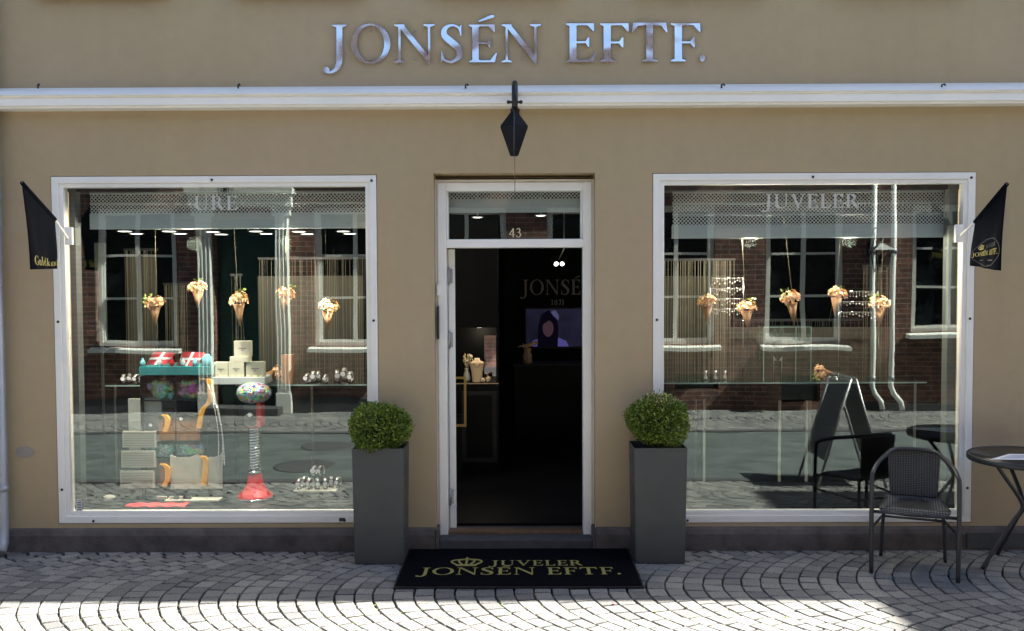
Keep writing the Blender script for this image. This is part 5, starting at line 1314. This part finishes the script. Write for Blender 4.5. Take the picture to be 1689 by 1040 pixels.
# =================================================================== INSIDE THE RIGHT WINDOW
zdR = IR[2]+0.0125
a, b = at(1150, 806, 0.55), at(1560, 797, 0.55)
mb = MB(); mb.box(a.x, b.x, 0.50, 0.75, zdR, zdR+0.045); one('low_platform', mb, 'black', 'long low black platform on the floor of the JUVELER window', 'platform', bevel=0.003)
# shelf plinth blocks (dark pedestals under the shelf)
def ped(px0, px1, pyt, Y, label, legs=True):
    a, b = at(px0, pyt+26, Y), at(px1, pyt, Y)
    t = thing('display_table', label, 'display table', ((a.x+b.x)/2, Y+0.15, zdR), 'small black display tables')
    mb = MB(); mb.box(a.x, b.x, Y, Y+0.25, a.z, b.z); obj('top_block', mb, 'black', t, bevel=0.002)
    for xx in (a.x+0.05, b.x-0.05):
        mb = MB(); mb.box(xx-0.008, xx+0.008, Y+0.1, Y+0.12, zdR, a.z); obj('leg', mb, 'card', t)
ped(1108, 1178, 632, 0.55, 'black display table on pale legs at the left of the JUVELER window')
ped(1282, 1350, 634, 0.55, 'black display table in the middle of the JUVELER window')
# clear riser with bright edges
a, b = at(1257, 584, 0.55), at(1336, 538, 0.55)
rs = thing('clear_riser', 'clear acrylic jewellery case standing on the shelf in the JUVELER window', 'display case', ((a.x+b.x)/2, 0.6, zsR))
mb = MB(); mb.box(a.x, b.x, 0.52, 0.70, zsR+0.15, b.z); obj('case', mb, 'thinglass', rs)
mb = MB(); mb.box(a.x, b.x, 0.515, 0.519, b.z-0.004, b.z)
for x in (a.x, b.x-0.004, at(1310, 560, 0.55).x): mb.box(x, x+0.005, 0.515, 0.519, zsR+0.001, b.z-0.0045)
obj('edges', mb, 'glassedge', rs)
# earring / necklace racks
def rack(px0, px1, py0, rows, Y, label):
    a, b = at(px0, py0, Y), at(px1, py0+rows*17, Y)
    t = thing('necklace_rack', label, 'jewellery rack', ((a.x+b.x)/2, Y, b.z), 'wire racks of glittering necklaces')
    mb = MB(); mb.tube([(a.x, Y, a.z+0.02), (a.x, Y, zsR+0.001)], 0.003, 6)
    mb.tube([(b.x, Y, a.z+0.02), (b.x, Y, zsR+0.001)], 0.003, 6)
    for r in range(rows+1): z = a.z-(a.z-b.z)*r/rows; mb.tube([(a.x, Y, z), (b.x, Y, z)], 0.002, 6)
    obj('wire_frame', mb, 'chrome', t)
    mb = MB()
    for r in range(rows+1):
        z = a.z-(a.z-b.z)*r/rows; n_ = 13
        for k in range(n_):
            x = a.x+(b.x-a.x)*(k+0.5)/n_; dz = R.uniform(0.012, 0.05)
            mb.tube([(x, Y-0.004, z), (x, Y-0.006, z-dz)], 0.0008, 4); mb.ball((x, Y-0.008, z-dz), R.uniform(0.003, 0.007), 6, 4)
    obj('pendants', mb, 'pearl', t)
rack(1172, 1226, 458, 3, 0.50, 'glittering necklace rack between the first two blossom cones of the JUVELER window')
rack(1384, 1450, 480, 2, 0.55, 'glittering necklace rack below the tallest blossom cone')
# small bowls and rings on the shelf
for i, (px, s) in enumerate(((1165, 1), (1181, 1), (1197, 1))):
    p = at(px, 620, 0.6); mb = MB(); mb.lathe([(0.016, 0), (0.014, 0.02), (0.006, 0.045), (0.012, 0.07)], (p.x, 0.62, zsR+0.0005), 12)
    one('ring_stand', mb, 'brushed', 'small ring stand under the left cones, %s of three' % ['leftmost', 'middle', 'rightmost'][i], 'ring stand', 'ring stands on the shelf')
mb = MB(); p = at(1283, 592, 0.6); mb.tube([(p.x+0.03*math.cos(math.radians(a_)), 0.6, zsR+0.175+0.03*math.sin(math.radians(a_))) for a_ in range(180, 361, 15)], 0.003, 6)
mb.tube([(p.x-0.03, 0.6, zsR+0.175), (p.x-0.03, 0.6, zsR+0.001)], 0.0015, 5); mb.tube([(p.x+0.03, 0.6, zsR+0.175), (p.x+0.03, 0.6, zsR+0.001)], 0.0015, 5)
one('bangle', mb, 'pearl', 'silver bangle on a thin wire stand below the clear case', 'bangle')

# =================================================================== THROUGH THE DOOR
YC = 2.0
def Wb(px0, px1, py0, py1, Y, d): a, b = at(px0, py1, Y), at(px1, py0, Y); return (a.x, b.x, Y, Y+d, a.z, b.z)
cab = thing('display_cabinet', 'black wall cabinet with a lit niche seen through the doorway', 'cabinet', (at(780, 700, YC).x, YC+0.2, 0.1))
a, b = at(735, 632, YC), at(822, 540, YC)
mb = MB(); x0, x1 = a.x-0.5, b.x
mb.box(x0, x1, YC, YC+0.45, 0.101, a.z); mb.box(x0, x1, YC+0.0, YC+0.45, b.z, CE-0.005); mb.box(x0, x1, YC+0.43, YC+0.45, a.z, b.z); mb.box(x1-0.02, x1, YC, YC+0.43, a.z, b.z)
obj('carcass', mb, 'black', cab, bevel=0.002)
mb = MB(); c0 = at(768, 700, YC); c1 = at(818, 800, YC)
fmb, _ = frame_mb(at(762, 700, YC).x, at(819, 700, YC).x, 0.2, a.z-0.07, 0.04, YC-0.012, YC-0.001); obj('door_panel', fmb, 'darkgrey', cab)
mb = MB(); mb.box(a.x, x1-0.0, YC-0.004, YC-0.0005, a.z-0.006, a.z+0.002); obj('shelf_edge', mb, mat("brass_edge", (0.5, 0.36, 0.24), 0.4, metal=0.6), cab)
mb = MB(); q0, q1 = at(799, 632, YC+0.3), at(818, 553, YC+0.3); mb.box(q0.x, q1.x, YC+0.30, YC+0.305, a.z+0.002, q1.z)
one('mirror', mb, mat("mirror", (0.75, 0.75, 0.75), 0.03, metal=1.0, var=0.01), 'small mirror standing at the back of the cabinet niche', 'mirror')
zn = a.z + 0.001
# necklace bust
p = at(787, 630, YC+0.12)
bu = thing('necklace_bust', 'cream necklace bust standing in the cabinet niche', 'bust', (p.x, YC+0.12, zn))
mb = MB(); sh_ = [(0.045, 0), (0.050, 0.08), (0.066, 0.16), (0.070, 0.175), (0.050, 0.185), (0.026, 0.195), (0.022, 0.215)]
n_ = 24; vs = []; 
for r, z in sh_:
    for k in range(n_): aa = 2*PI*k/n_; vs.append((p.x+r*math.cos(aa), YC+0.12+0.55*r*math.sin(aa) if r > .03 else YC+0.12+r*math.sin(aa), zn+z))
fs = [(i*n_+k, i*n_+(k+1) % n_, (i+1)*n_+(k+1) % n_, (i+1)*n_+k) for i in range(len(sh_)-1) for k in range(n_)] + [tuple(range((len(sh_)-1)*n_, len(sh_)*n_))]
mb.add(vs, fs, True); obj('form', mb, 'bust', bu)
mb = MB(); mb.tube([(p.x+0.03*math.cos(t_), YC+0.12-0.036-0.002*math.sin(t_), zn+0.178+0.045*math.sin(t_)) for t_ in [PI+k*PI/12 for k in range(13)]], 0.0035, 6); obj('necklace', mb, 'gold', bu)
# vase with dried flowers
p = at(770, 630, YC+0.14); vz = thing('dried_flower_vase', 'grey vase of dried straw flowers in the cabinet niche', 'vase', (p.x, YC+0.14, zn))
mb = MB(); mb.lathe([(0.026, 0), (0.034, 0.03), (0.028, 0.07), (0.016, 0.10), (0.020, 0.12)], (p.x, YC+0.14, zn), 20); obj('vase', mb, 'board', vz)
mb = MB()
for k in range(22):
    a_ = R.uniform(0, 2*PI); r = R.uniform(0.01, 0.06); e = Vector((p.x+r*math.cos(a_), YC+0.14+r*math.sin(a_)*0.6, zn+R.uniform(0.18, 0.24)))
    mb.tube([(p.x, YC+0.14, zn+0.10), tuple(e)], 0.0012, 4); mb.ball(tuple(e), 0.010, 6, 5, (0.7, 0.7, 1.6), 0.2)
obj('dried_stems', mb, 'straw', vz)
# two ring cushions
for i, (px, r) in enumerate(((797, 0.020), (806, 0.026))):
    p = at(px, 630, YC+0.09); mb = MB(); mb.ball((p.x, YC+0.08, zn+r), r, 14, 10, (1, 0.7, 1)); one('earring_stand', mb, 'bust', '%s round cream earring stand beside the necklace bust' % ['smaller', 'larger'][i], 'earring stand', 'round earring stands in the niche')
# gilt frame leaning at left
a, b = at(753, 703, YC-0.35), at(769, 621, YC-0.35)
fmb, _ = frame_mb(a.x-0.30, b.x, a.z, b.z, 0.020, YC-0.37, YC-0.35)
gf_ = thing('gilt_frame', 'gilt picture frame standing partly behind the open door leaf', 'picture frame', (b.x-0.2, YC-0.36, 0.101)); obj('frame', fmb, 'gold', gf_)
mb = MB(); mb.box(a.x-0.26, b.x-0.04, YC-0.345, YC-0.335, 0.101, a.z+0.1); obj('easel', mb, 'black', gf_)
# niche lamp
point('niche_lamp', (at(790, 560, YC+0.05).x, YC+0.05, at(790, 548, YC).z-0.02), 0.5, (1, 0.85, 0.62), 0.02)
# wall letters inside
YL = 4.48
A, B, T_ = at(858, 486, YL), at(983, 486, YL), at(858, 461, YL)
ws = thing('wall_lettering', 'dim grey serif shop name on the black wall inside the doorway', 'sign', (A.x, YL, A.z))
mb = MB(); text(mb, 'JONSÉN', flat_fn(A.x, A.z, YL), 0.006, 0, B.x-A.x, T_.z-A.z); obj('letters', mb, mat("brushed_letters", (0.07, 0.068, 0.06), 0.6), ws)
mb = MB(); A, B, T_ = at(909, 503, YL), at(931, 503, YL), at(909, 494, YL); text(mb, '1871', flat_fn(A.x, A.z, YL), 0.004, 0, B.x-A.x, T_.z-A.z); obj('year', mb, 'greypaint', ws)
# television
YT = 4.40
a, b = at(868, 571, YT), at(1000, 509, YT)
tv = thing('television', 'lit television showing a dark haired presenter in a blue picture on the inner wall', 'television', ((a.x+b.x)/2, YT+0.03, a.z))
mb = MB(); mb.box(a.x-0.02, b.x+0.02, YT, YT+0.05, a.z-0.03, b.z+0.02); obj('bezel', mb, 'black', tv, bevel=0.003)
mscr, ntt, bb = newmat("screen_picture")
tc = N(ntt, "TexCoord"); nz = N(ntt, "TexNoise"); nz.inputs["Scale"].default_value = 2.2; ntt.links.new(tc.outputs["Object"], nz.inputs[0])
rr = ramp(ntt, nz.outputs[0], [(0.35, (0.012, 0.012, 0.03)), (0.65, (0.035, 0.035, 0.085))]); ntt.links.new(rr.outputs[0], bb.inputs["Emission Color"]); bb.inputs["Emission Strength"].default_value = 0.07; bb.inputs["Specular IOR Level"].default_value = 0.05; bb.inputs["Base Color"].default_value = (0.01, 0.01, 0.01, 1)
mb = MB(); mb.box(a.x, b.x, YT-0.003, YT-0.0005, a.z, b.z); scn = obj('screen', mb, mscr, tv)
def flatpoly(pts, off, name, m_):
    mb = MB(); PP = [at(x, y, YT) for x, y in pts]; mb.prism([(q.x, q.z) for q in PP], lambda u, v, w__: (u, YT-0.003-off-w__, v), 0.0006); return obj(name, mb, m_, scn)
def ell(cx, cy, rx, ry, n=18): return [(cx+rx*math.cos(2*PI*i/n), cy+ry*math.sin(2*PI*i/n)) for i in range(n)]
flatpoly([(872, 571), (880, 561), (898, 555), (918, 555), (934, 562), (938, 571)], 0.001, 'screen_shirt', emat('screen_blue', (0.10, 0.09, 0.34), 0.10))
flatpoly([(886, 571), (888, 535), (893, 518), (905, 511), (917, 518), (921, 540), (920, 571)], 0.002, 'screen_hair', emat('screen_dark', (0.004, 0.003, 0.010), 0.08))
flatpoly(ell(904, 541, 9, 14), 0.003, 'screen_face', emat('screen_face', (0.12, 0.065, 0.085), 0.06))
flatpoly([(893, 536), (897, 524), (905, 521), (915, 530), (915, 536), (906, 528)], 0.004, 'screen_fringe', emat('screen_dark2', (0.004, 0.003, 0.010), 0.08))
flatpoly([(908, 514), (916, 511), (922, 520), (921, 528), (913, 521)], 0.003, 'screen_highlight', emat('screen_pale', (0.10, 0.10, 0.22), 0.10))
# ring hand form and small bust below the screen
YR = 3.9
p = at(870, 600, YR); zbk = at(870, 602, YR).z
ct_ = thing('inner_counter', 'black counter standing below the television', 'counter', (p.x+0.5, YR+0.2, 0.101)); mb = MB(); mb.box(p.x-0.15, p.x+1.5, YR-0.1, YR+0.35, 0.101, zbk); obj('carcass', mb, 'black', ct_, bevel=0.004)
mb = MB(); mb.box(p.x-0.16, p.x+1.51, YR-0.11, YR+0.36, zbk+0.0005, zbk+0.02); obj('worktop', mb, 'darkgrey', ct_, bevel=0.003)
mb = MB(); mb.lathe([(0.05, 0), (0.05, 0.10), (0.035, 0.12), (0.045, 0.16), (0.03, 0.17)], (p.x, YR, zbk+0.0205), 18); one('bracelet_form', mb, 'skin', 'small tan bracelet form on the counter below the television', 'bust')
hd = thing('hand_form', 'tan wooden display hand lying palm up left of the television', 'display hand', (p.x, YR, zbk+0.19))
mb = MB(); q = Vector((p.x-0.02, YR-0.05, zbk+0.215))
mb.tube([q + Vector((0.13, 0, 0.045)), q + Vector((0.06, 0, 0.015)), q, q+Vector((-0.03, 0, -0.002))], [0.022, 0.020, 0.024, 0.016], 12)
for k in range(4):
    o_ = Vector((-0.02, -0.02+0.013*k, 0.0)); mb.tube([q+o_, q+o_+Vector((-0.035, 0, 0.002*k)), q+o_+Vector((-0.06-0.004*(k % 3), 0, -0.012))], [0.007, 0.006, 0.004], 8)
mb.tube([q+Vector((0, -0.018, 0.006)), q+Vector((-0.02, -0.032, 0.022)), q+Vector((-0.035, -0.034, 0.026))], [0.008, 0.006, 0.004], 8)
mb.tube([q+Vector((0.02, 0.0, -0.01)), (q.x+0.02, q.y, zbk+0.0205)], 0.006, 8)
obj('hand', mb, 'skin', hd)
# track spotlight
p = at(922, 416, 3.0); tk = thing('track_spotlight', 'twin headed lit spotlight on the ceiling inside the doorway', 'spotlight', (p.x, p.y, CE))
mb = MB(); mb.tube([(p.x+0.05, p.y, CE-0.001), (p.x+0.05, p.y, p.z+0.04), (p.x, p.y, p.z-0.07)], 0.007, 8); mb.box(p.x-0.15, p.x+0.25, p.y-0.015, p.y+0.015, CE-0.012, CE-0.001); obj('arm', mb, 'brushed', tk)
for sx in (-1, 1):
    mb = MB(); c = Vector((p.x+sx*0.045, p.y, p.z-0.09)); d = Vector((-sx*0.3, -0.8, -0.5)).normalized(); mb.tube([c-d*0.05, c+d*0.05], 0.026, 14); sp_o = obj('lamp_head', mb, 'ironblack', tk)
    mb = MB(); mb.tube([c+d*0.050, c+d*0.052], 0.021, 14); obj('lens', mb, 'lamp2', sp_o)

# =================================================================== NEIGHBOUR WITH GABLE (off to the right)
nb = thing('gabled_neighbour', 'tall gabled brick house adjoining the shop on its right', 'building', (11.5, 4, 0))
gx0, gx1, ga, gz = 7.28, 19.5, 11.01, 11.0
mb = MB(); mb.add([(gx0, 0, -0.05), (gx1, 0, -0.05), (gx1, 0, 6.4), (ga, 0, gz), (gx0, 0, 5.96), (gx0, 9, -0.05), (gx1, 9, -0.05), (gx1, 9, 6.4), (ga, 9, gz), (gx0, 9, 5.96)],
                  [(0, 1, 2, 3, 4), (9, 8, 7, 6, 5), (0, 4, 9, 5), (1, 6, 7, 2)]); obj('wall', mb, 'brick', nb)
mb = MB(); mb.add([(gx0, -0.03, 5.98), (ga, -0.03, gz+0.02), (gx1, -0.03, 6.41), (gx0, 9.1, 5.98), (ga, 9.1, gz+0.02), (gx1, 9.1, 6.41)], [(0, 1, 4, 3), (1, 2, 5, 4)]); obj('roof', mb, 'roof', nb)
for (x, z) in ((8.2, 1.0), (10.6, 1.0), (13, 1.0), (15.4, 1.0), (8.2, 3.9), (10.6, 3.9), (13, 3.9), (15.4, 3.9), (9.8, 6.6), (11.6, 6.6)):
    fm, inn = frame_mb(x, x+1.1, z, z+1.6, 0.07, -0.02, 0.0); fm.box(x+0.52, x+0.58, -0.015, -0.002, inn[2], inn[3])
    wf = obj('window', fm, 'white', nb); pn = MB(); pn.box(inn[0], inn[1], -0.008, -0.002, inn[2], inn[3]); obj('pane', pn, 'darkpane', wf)

# =================================================================== HOUSE ACROSS THE STREET (seen in the glass)
OY = -6.45
op = thing('brick_house', 'red brick house with white windows across the street, mirrored in the shop glass', 'building', (0, OY, 0))
rx = lambda px: (px-845)*0.00838
WN = [(-8.6, -7.5, .93, 2.86), (rx(145), rx(279), .93, 2.86), (rx(507), rx(641), .93, 2.86), (rx(690), rx(827), .93, 2.86), (rx(896), rx(1026), .93, 2.86), (rx(1046), rx(1172), .93, 2.86), (rx(1256), rx(1385), .93, 2.86), (rx(1497), rx(1630), 1.10, 2.86), (7.6, 8.7, 1.1, 2.86)]
UPW = [(a, b, 3.55, 4.75) for a, b, _, _ in WN]
DO = (rx(342), rx(444), 0.02, 2.72)
CW = [(rx(1283), rx(1348), 0.12, 0.50), (rx(1105), rx(1180), 0.30, 0.52)]
def opw(mb, *a): mb.box(*a)
mb = MB(); wall_holes(mb, -14, 14, -0.05, 5.15, WN + UPW + [(DO[0], DO[1], -0.2, DO[3])] + CW, OY, OY-0.3)
for i in range(len(mb.f)): mb.f[i] = tuple(reversed(mb.f[i]))
mb.box(-14, 14, OY-7, OY-6.7, -0.05, 5.15)
obj('wall', mb, 'brick', op)
mb = MB(); mb.add([(-14, OY+0.2, 5.10), (14, OY+0.2, 5.10), (14, OY+0.2, 5.18), (-14, OY+0.2, 5.18), (-14, OY-3.5, 5.9), (14, OY-3.5, 5.9), (-14, OY-7.2, 5.1), (14, OY-7.2, 5.1)],
                  [(0, 1, 2, 3), (3, 2, 5, 4), (4, 5, 7, 6), (0, 6, 7, 1)]); obj('roof', mb, 'roof', op)
for (a, b, z0, z1) in WN + UPW:
    fm, inn = frame_mb(a+0.001, b-0.001, z0, z1, 0.085, 0, 0.06)
    c = (a+b)/2; fm.box(c-0.028, c+0.028, 0.012, 0.05, inn[2], inn[3])
    for k in ((1, 2) if z0 < 3 else (1,)): z = inn[2] + (inn[3]-inn[2])*k/(3 if z0 < 3 else 2); fm.box(inn[0], c-0.0285, 0.014, 0.05, z-0.016, z+0.016); fm.box(c+0.0285, inn[1], 0.014, 0.05, z-0.016, z+0.016)
    fm.v = [(x, OY-0.07-y, z) for x, y, z in fm.v]; fm.f = [tuple(reversed(f)) for f in fm.f]
    wf = obj('window', fm, 'white', op)
    pn = MB(); pn.box(inn[0], inn[1], OY-0.125, OY-0.118, inn[2], inn[3]); obj('pane', pn, 'darkpane', wf)
    sl = MB(); sl.add([(a-0.07, OY-0.10, z0), (b+0.07, OY-0.10, z0), (b+0.07, OY+0.14, z0-0.035), (a-0.07, OY+0.14, z0-0.035), (a-0.07, OY-0.10, z0-0.07), (b+0.07, OY-0.10, z0-0.07), (b+0.07, OY+0.14, z0-0.085), (a-0.07, OY+0.14, z0-0.085)],
                      [(0, 3, 2, 1), (4, 5, 6, 7), (3, 7, 6, 2), (0, 4, 7, 3), (1, 2, 6, 5)]); obj('sill', sl, 'white', wf)
for (a, b, z0, z1) in CW:
    mb = MB(); mb.box(a, b, OY-0.2, OY-0.15, z0, z1); obj('cellar_window', mb, 'darkpane', op)
# stone base, soldier course
mb = MB(); mb.box(-14, DO[0]-0.25, OY, OY+0.03, -0.05, 0.20); mb.box(DO[1]+0.25, rx(1100), OY, OY+0.03, -0.05, 0.20); mb.box(rx(1354), 14, OY, OY+0.03, -0.05, 0.10); each('plinth', mb, 'step', op)
# white classical door surround
mb = MB()
for (a, b) in ((rx(314), rx(341)), (rx(444.5), rx(470))):
    mb.box(a, b, OY, OY+0.10, 0.0, 0.28); mb.box(a+0.015, b-0.015, OY, OY+0.075, 0.28, 2.74)
    for k in range(4): x = a+0.03+(b-a-0.06)*k/3; mb.tube([(x, OY+0.078, 0.30), (x, OY+0.078, 2.72)], 0.014, 8)
    mb.box(a-0.02, b+0.02, OY, OY+0.12, 2.74, 2.86)
mb.box(rx(308), rx(476), OY, OY+0.14, 2.86, 3.04); mb.box(rx(304), rx(480), OY, OY+0.20, 3.04, 3.12)
each('door_surround', mb, 'white', op, bevel=0.006)
mb = MB(); mb.box(DO[0]+0.005, DO[1]-0.005, OY-0.2, OY-0.15, 0.02, DO[3]-0.005)
for (u0, u1, v0, v1) in ((.1, .46, .08, .4), (.54, .9, .08, .4), (.1, .46, .45, .8), (.54, .9, .45, .8)):
    w_ = DO[1]-DO[0]; h_ = DO[3]; mb.frust((0, 1, 0, 1), (0, 1, 0, 1), 0, 1) if False else mb.box(DO[0]+w_*u0, DO[0]+w_*u1, OY-0.15, OY-0.135, h_*v0, h_*v1)
obj('door', mb, 'greendoor', op, bevel=0.006)
mb = MB(); mb.box(DO[0]-0.1, DO[1]+0.1, OY+0.001, OY+0.35, -0.04, 0.10); obj('doorstep', mb, 'step', op, bevel=0.01)
# downpipes on the brick house
for i, px in enumerate((1430, 1462)):
    x = rx(px); mb = MB(); mb.tube([(x, OY+0.07, 5.05), (x, OY+0.07, 0.34), (x+0.03, OY+0.10, 0.24), (x+0.10, OY+0.14, 0.14), (x+0.11, OY+0.16, 0.03)], 0.036, 12)
    t = thing('downpipe', '%s of the two pale downpipes on the brick house across the street' % ['left', 'right'][i], 'pipe', (x, OY+0.07, 0), 'downpipes on the brick house'); obj('pipe', mb, 'whitemetal', t)
    for z in (0.45, 2.2, 4.2):
        mb = MB(); mb.lathe([(0.037, z-0.03), (0.046, z-0.028), (0.046, z+0.028), (0.037, z+0.03)], (x, OY+0.07, 0), 14); mb.box(x-0.006, x+0.006, OY, OY+0.035, z-0.01, z+0.01)
        obj('clamp', mb, 'zinc', t)
# wall lanterns
for i, (px, z) in enumerate(((378, 3.20), (1426, 2.18))):
    x = rx(px); Y = OY+0.42
    t = thing('wall_lantern', ['iron wall lantern over the white door surround across the street', 'iron wall lantern with a scroll beside the downpipes across the street'][i], 'lantern', (x, OY, z), 'lanterns on the brick house')
    mb = MB(); mb.tube(cr([(x, OY, z+0.10), (x, OY+0.12, z+0.30), (x, OY+0.30, z+0.34), (x, Y, z+0.24), (x, Y, z+0.15)], 5), 0.010, 8); mb.tube(cr([(x, OY, z+0.02), (x, OY+0.14, z+0.10), (x, OY+0.20, z+0.24), (x, OY+0.14, z+0.28)], 5), 0.007, 8); mb.box(x-0.03, x+0.03, OY, OY+0.012, z-0.04, z+0.16); obj('bracket', mb, 'ironblack', t)
    mb = MB(); mb.frust((x-0.02, x+0.02, Y-0.02, Y+0.02), (x-0.02, x+0.02, Y-0.02, Y+0.02), z+0.12, z+0.15); mb.frust((x-0.13, x+0.13, Y-0.13, Y+0.13), (x-0.02, x+0.02, Y-0.02, Y+0.02), z+0.03, z+0.12); mb.box(x-0.06, x+0.06, Y-0.06, Y+0.06, z-0.26, z-0.24); obj('cap', mb, 'brushed', t, bevel=0.003)
    mb = MB(); mb.frust((x-0.055, x+0.055, Y-0.055, Y+0.055), (x-0.10, x+0.10, Y-0.10, Y+0.10), z-0.239, z+0.03); obj('glass_panes', mb, 'thinglass', t)
    mb = MB()
    for sx in (-1, 1):
        for sy in (-1, 1): mb.tube([(x+sx*0.056, Y+sy*0.056, z-0.24), (x+sx*0.101, Y+sy*0.101, z+0.03)], 0.006, 6)
    mb.lathe([(0.02, z-0.2), (0.03, z-0.14), (0.03, z-0.06), (0.015, z-0.02)], (x, Y, 0), 12); obj('corner_bars', mb, 'ironblack', t)
# manhole covers in the road
for i, (px, py) in enumerate(((528, 737), (487, 771))):
    d = 1.83*1500/(py-462)-6.12; x = (px-845)*(d+6.12)/1500
    mb = MB(); mb.lathe([(0.30, -0.002), (0.30, 0.003), (0.27, 0.004), (0.0, 0.004)], (x, -d, 0), 40)
    one('manhole_cover', mb, 'step', ['round iron manhole cover in the road nearer the brick house', 'round iron manhole cover in the road nearer the shop'][i], 'manhole cover', 'manhole covers in the road')
# A-board further along the pavement
ax, ay = 2.92, -1.98
t = thing('pavement_sign', 'dark folding A-board standing on the setts right of the shop front', 'sign', (ax, ay, 0))
for sx in (-1, 1):
    mb = MB(); 
    for sy in (-1, 1): mb.tube([(ax+sx*0.30, ay+sy*0.26, 0.004), (ax+sx*0.02, ay+sy*0.26, 0.96)], 0.012, 8)
    mb.tube([(ax+sx*0.02, ay-0.26, 0.96), (ax+sx*0.02, ay+0.26, 0.96)], 0.012, 8); lg = obj('frame', mb, 'brushed', t)
    mb = MB(); mb.add([(ax+sx*0.235+e, ay-0.22, 0.24) for e in (0, 0.012)] + [(ax+sx*0.235+e, ay+0.22, 0.24) for e in (0, 0.012)] + [(ax+sx*0.035+e, ay-0.22, 0.92) for e in (0, 0.012)] + [(ax+sx*0.035+e, ay+0.22, 0.92) for e in (0, 0.012)],
                     [(0, 2, 3, 1), (4, 5, 7, 6), (0, 1, 5, 4), (2, 6, 7, 3), (0, 4, 6, 2), (1, 3, 7, 5)]); obj('board', mb, 'greypaint', lg)
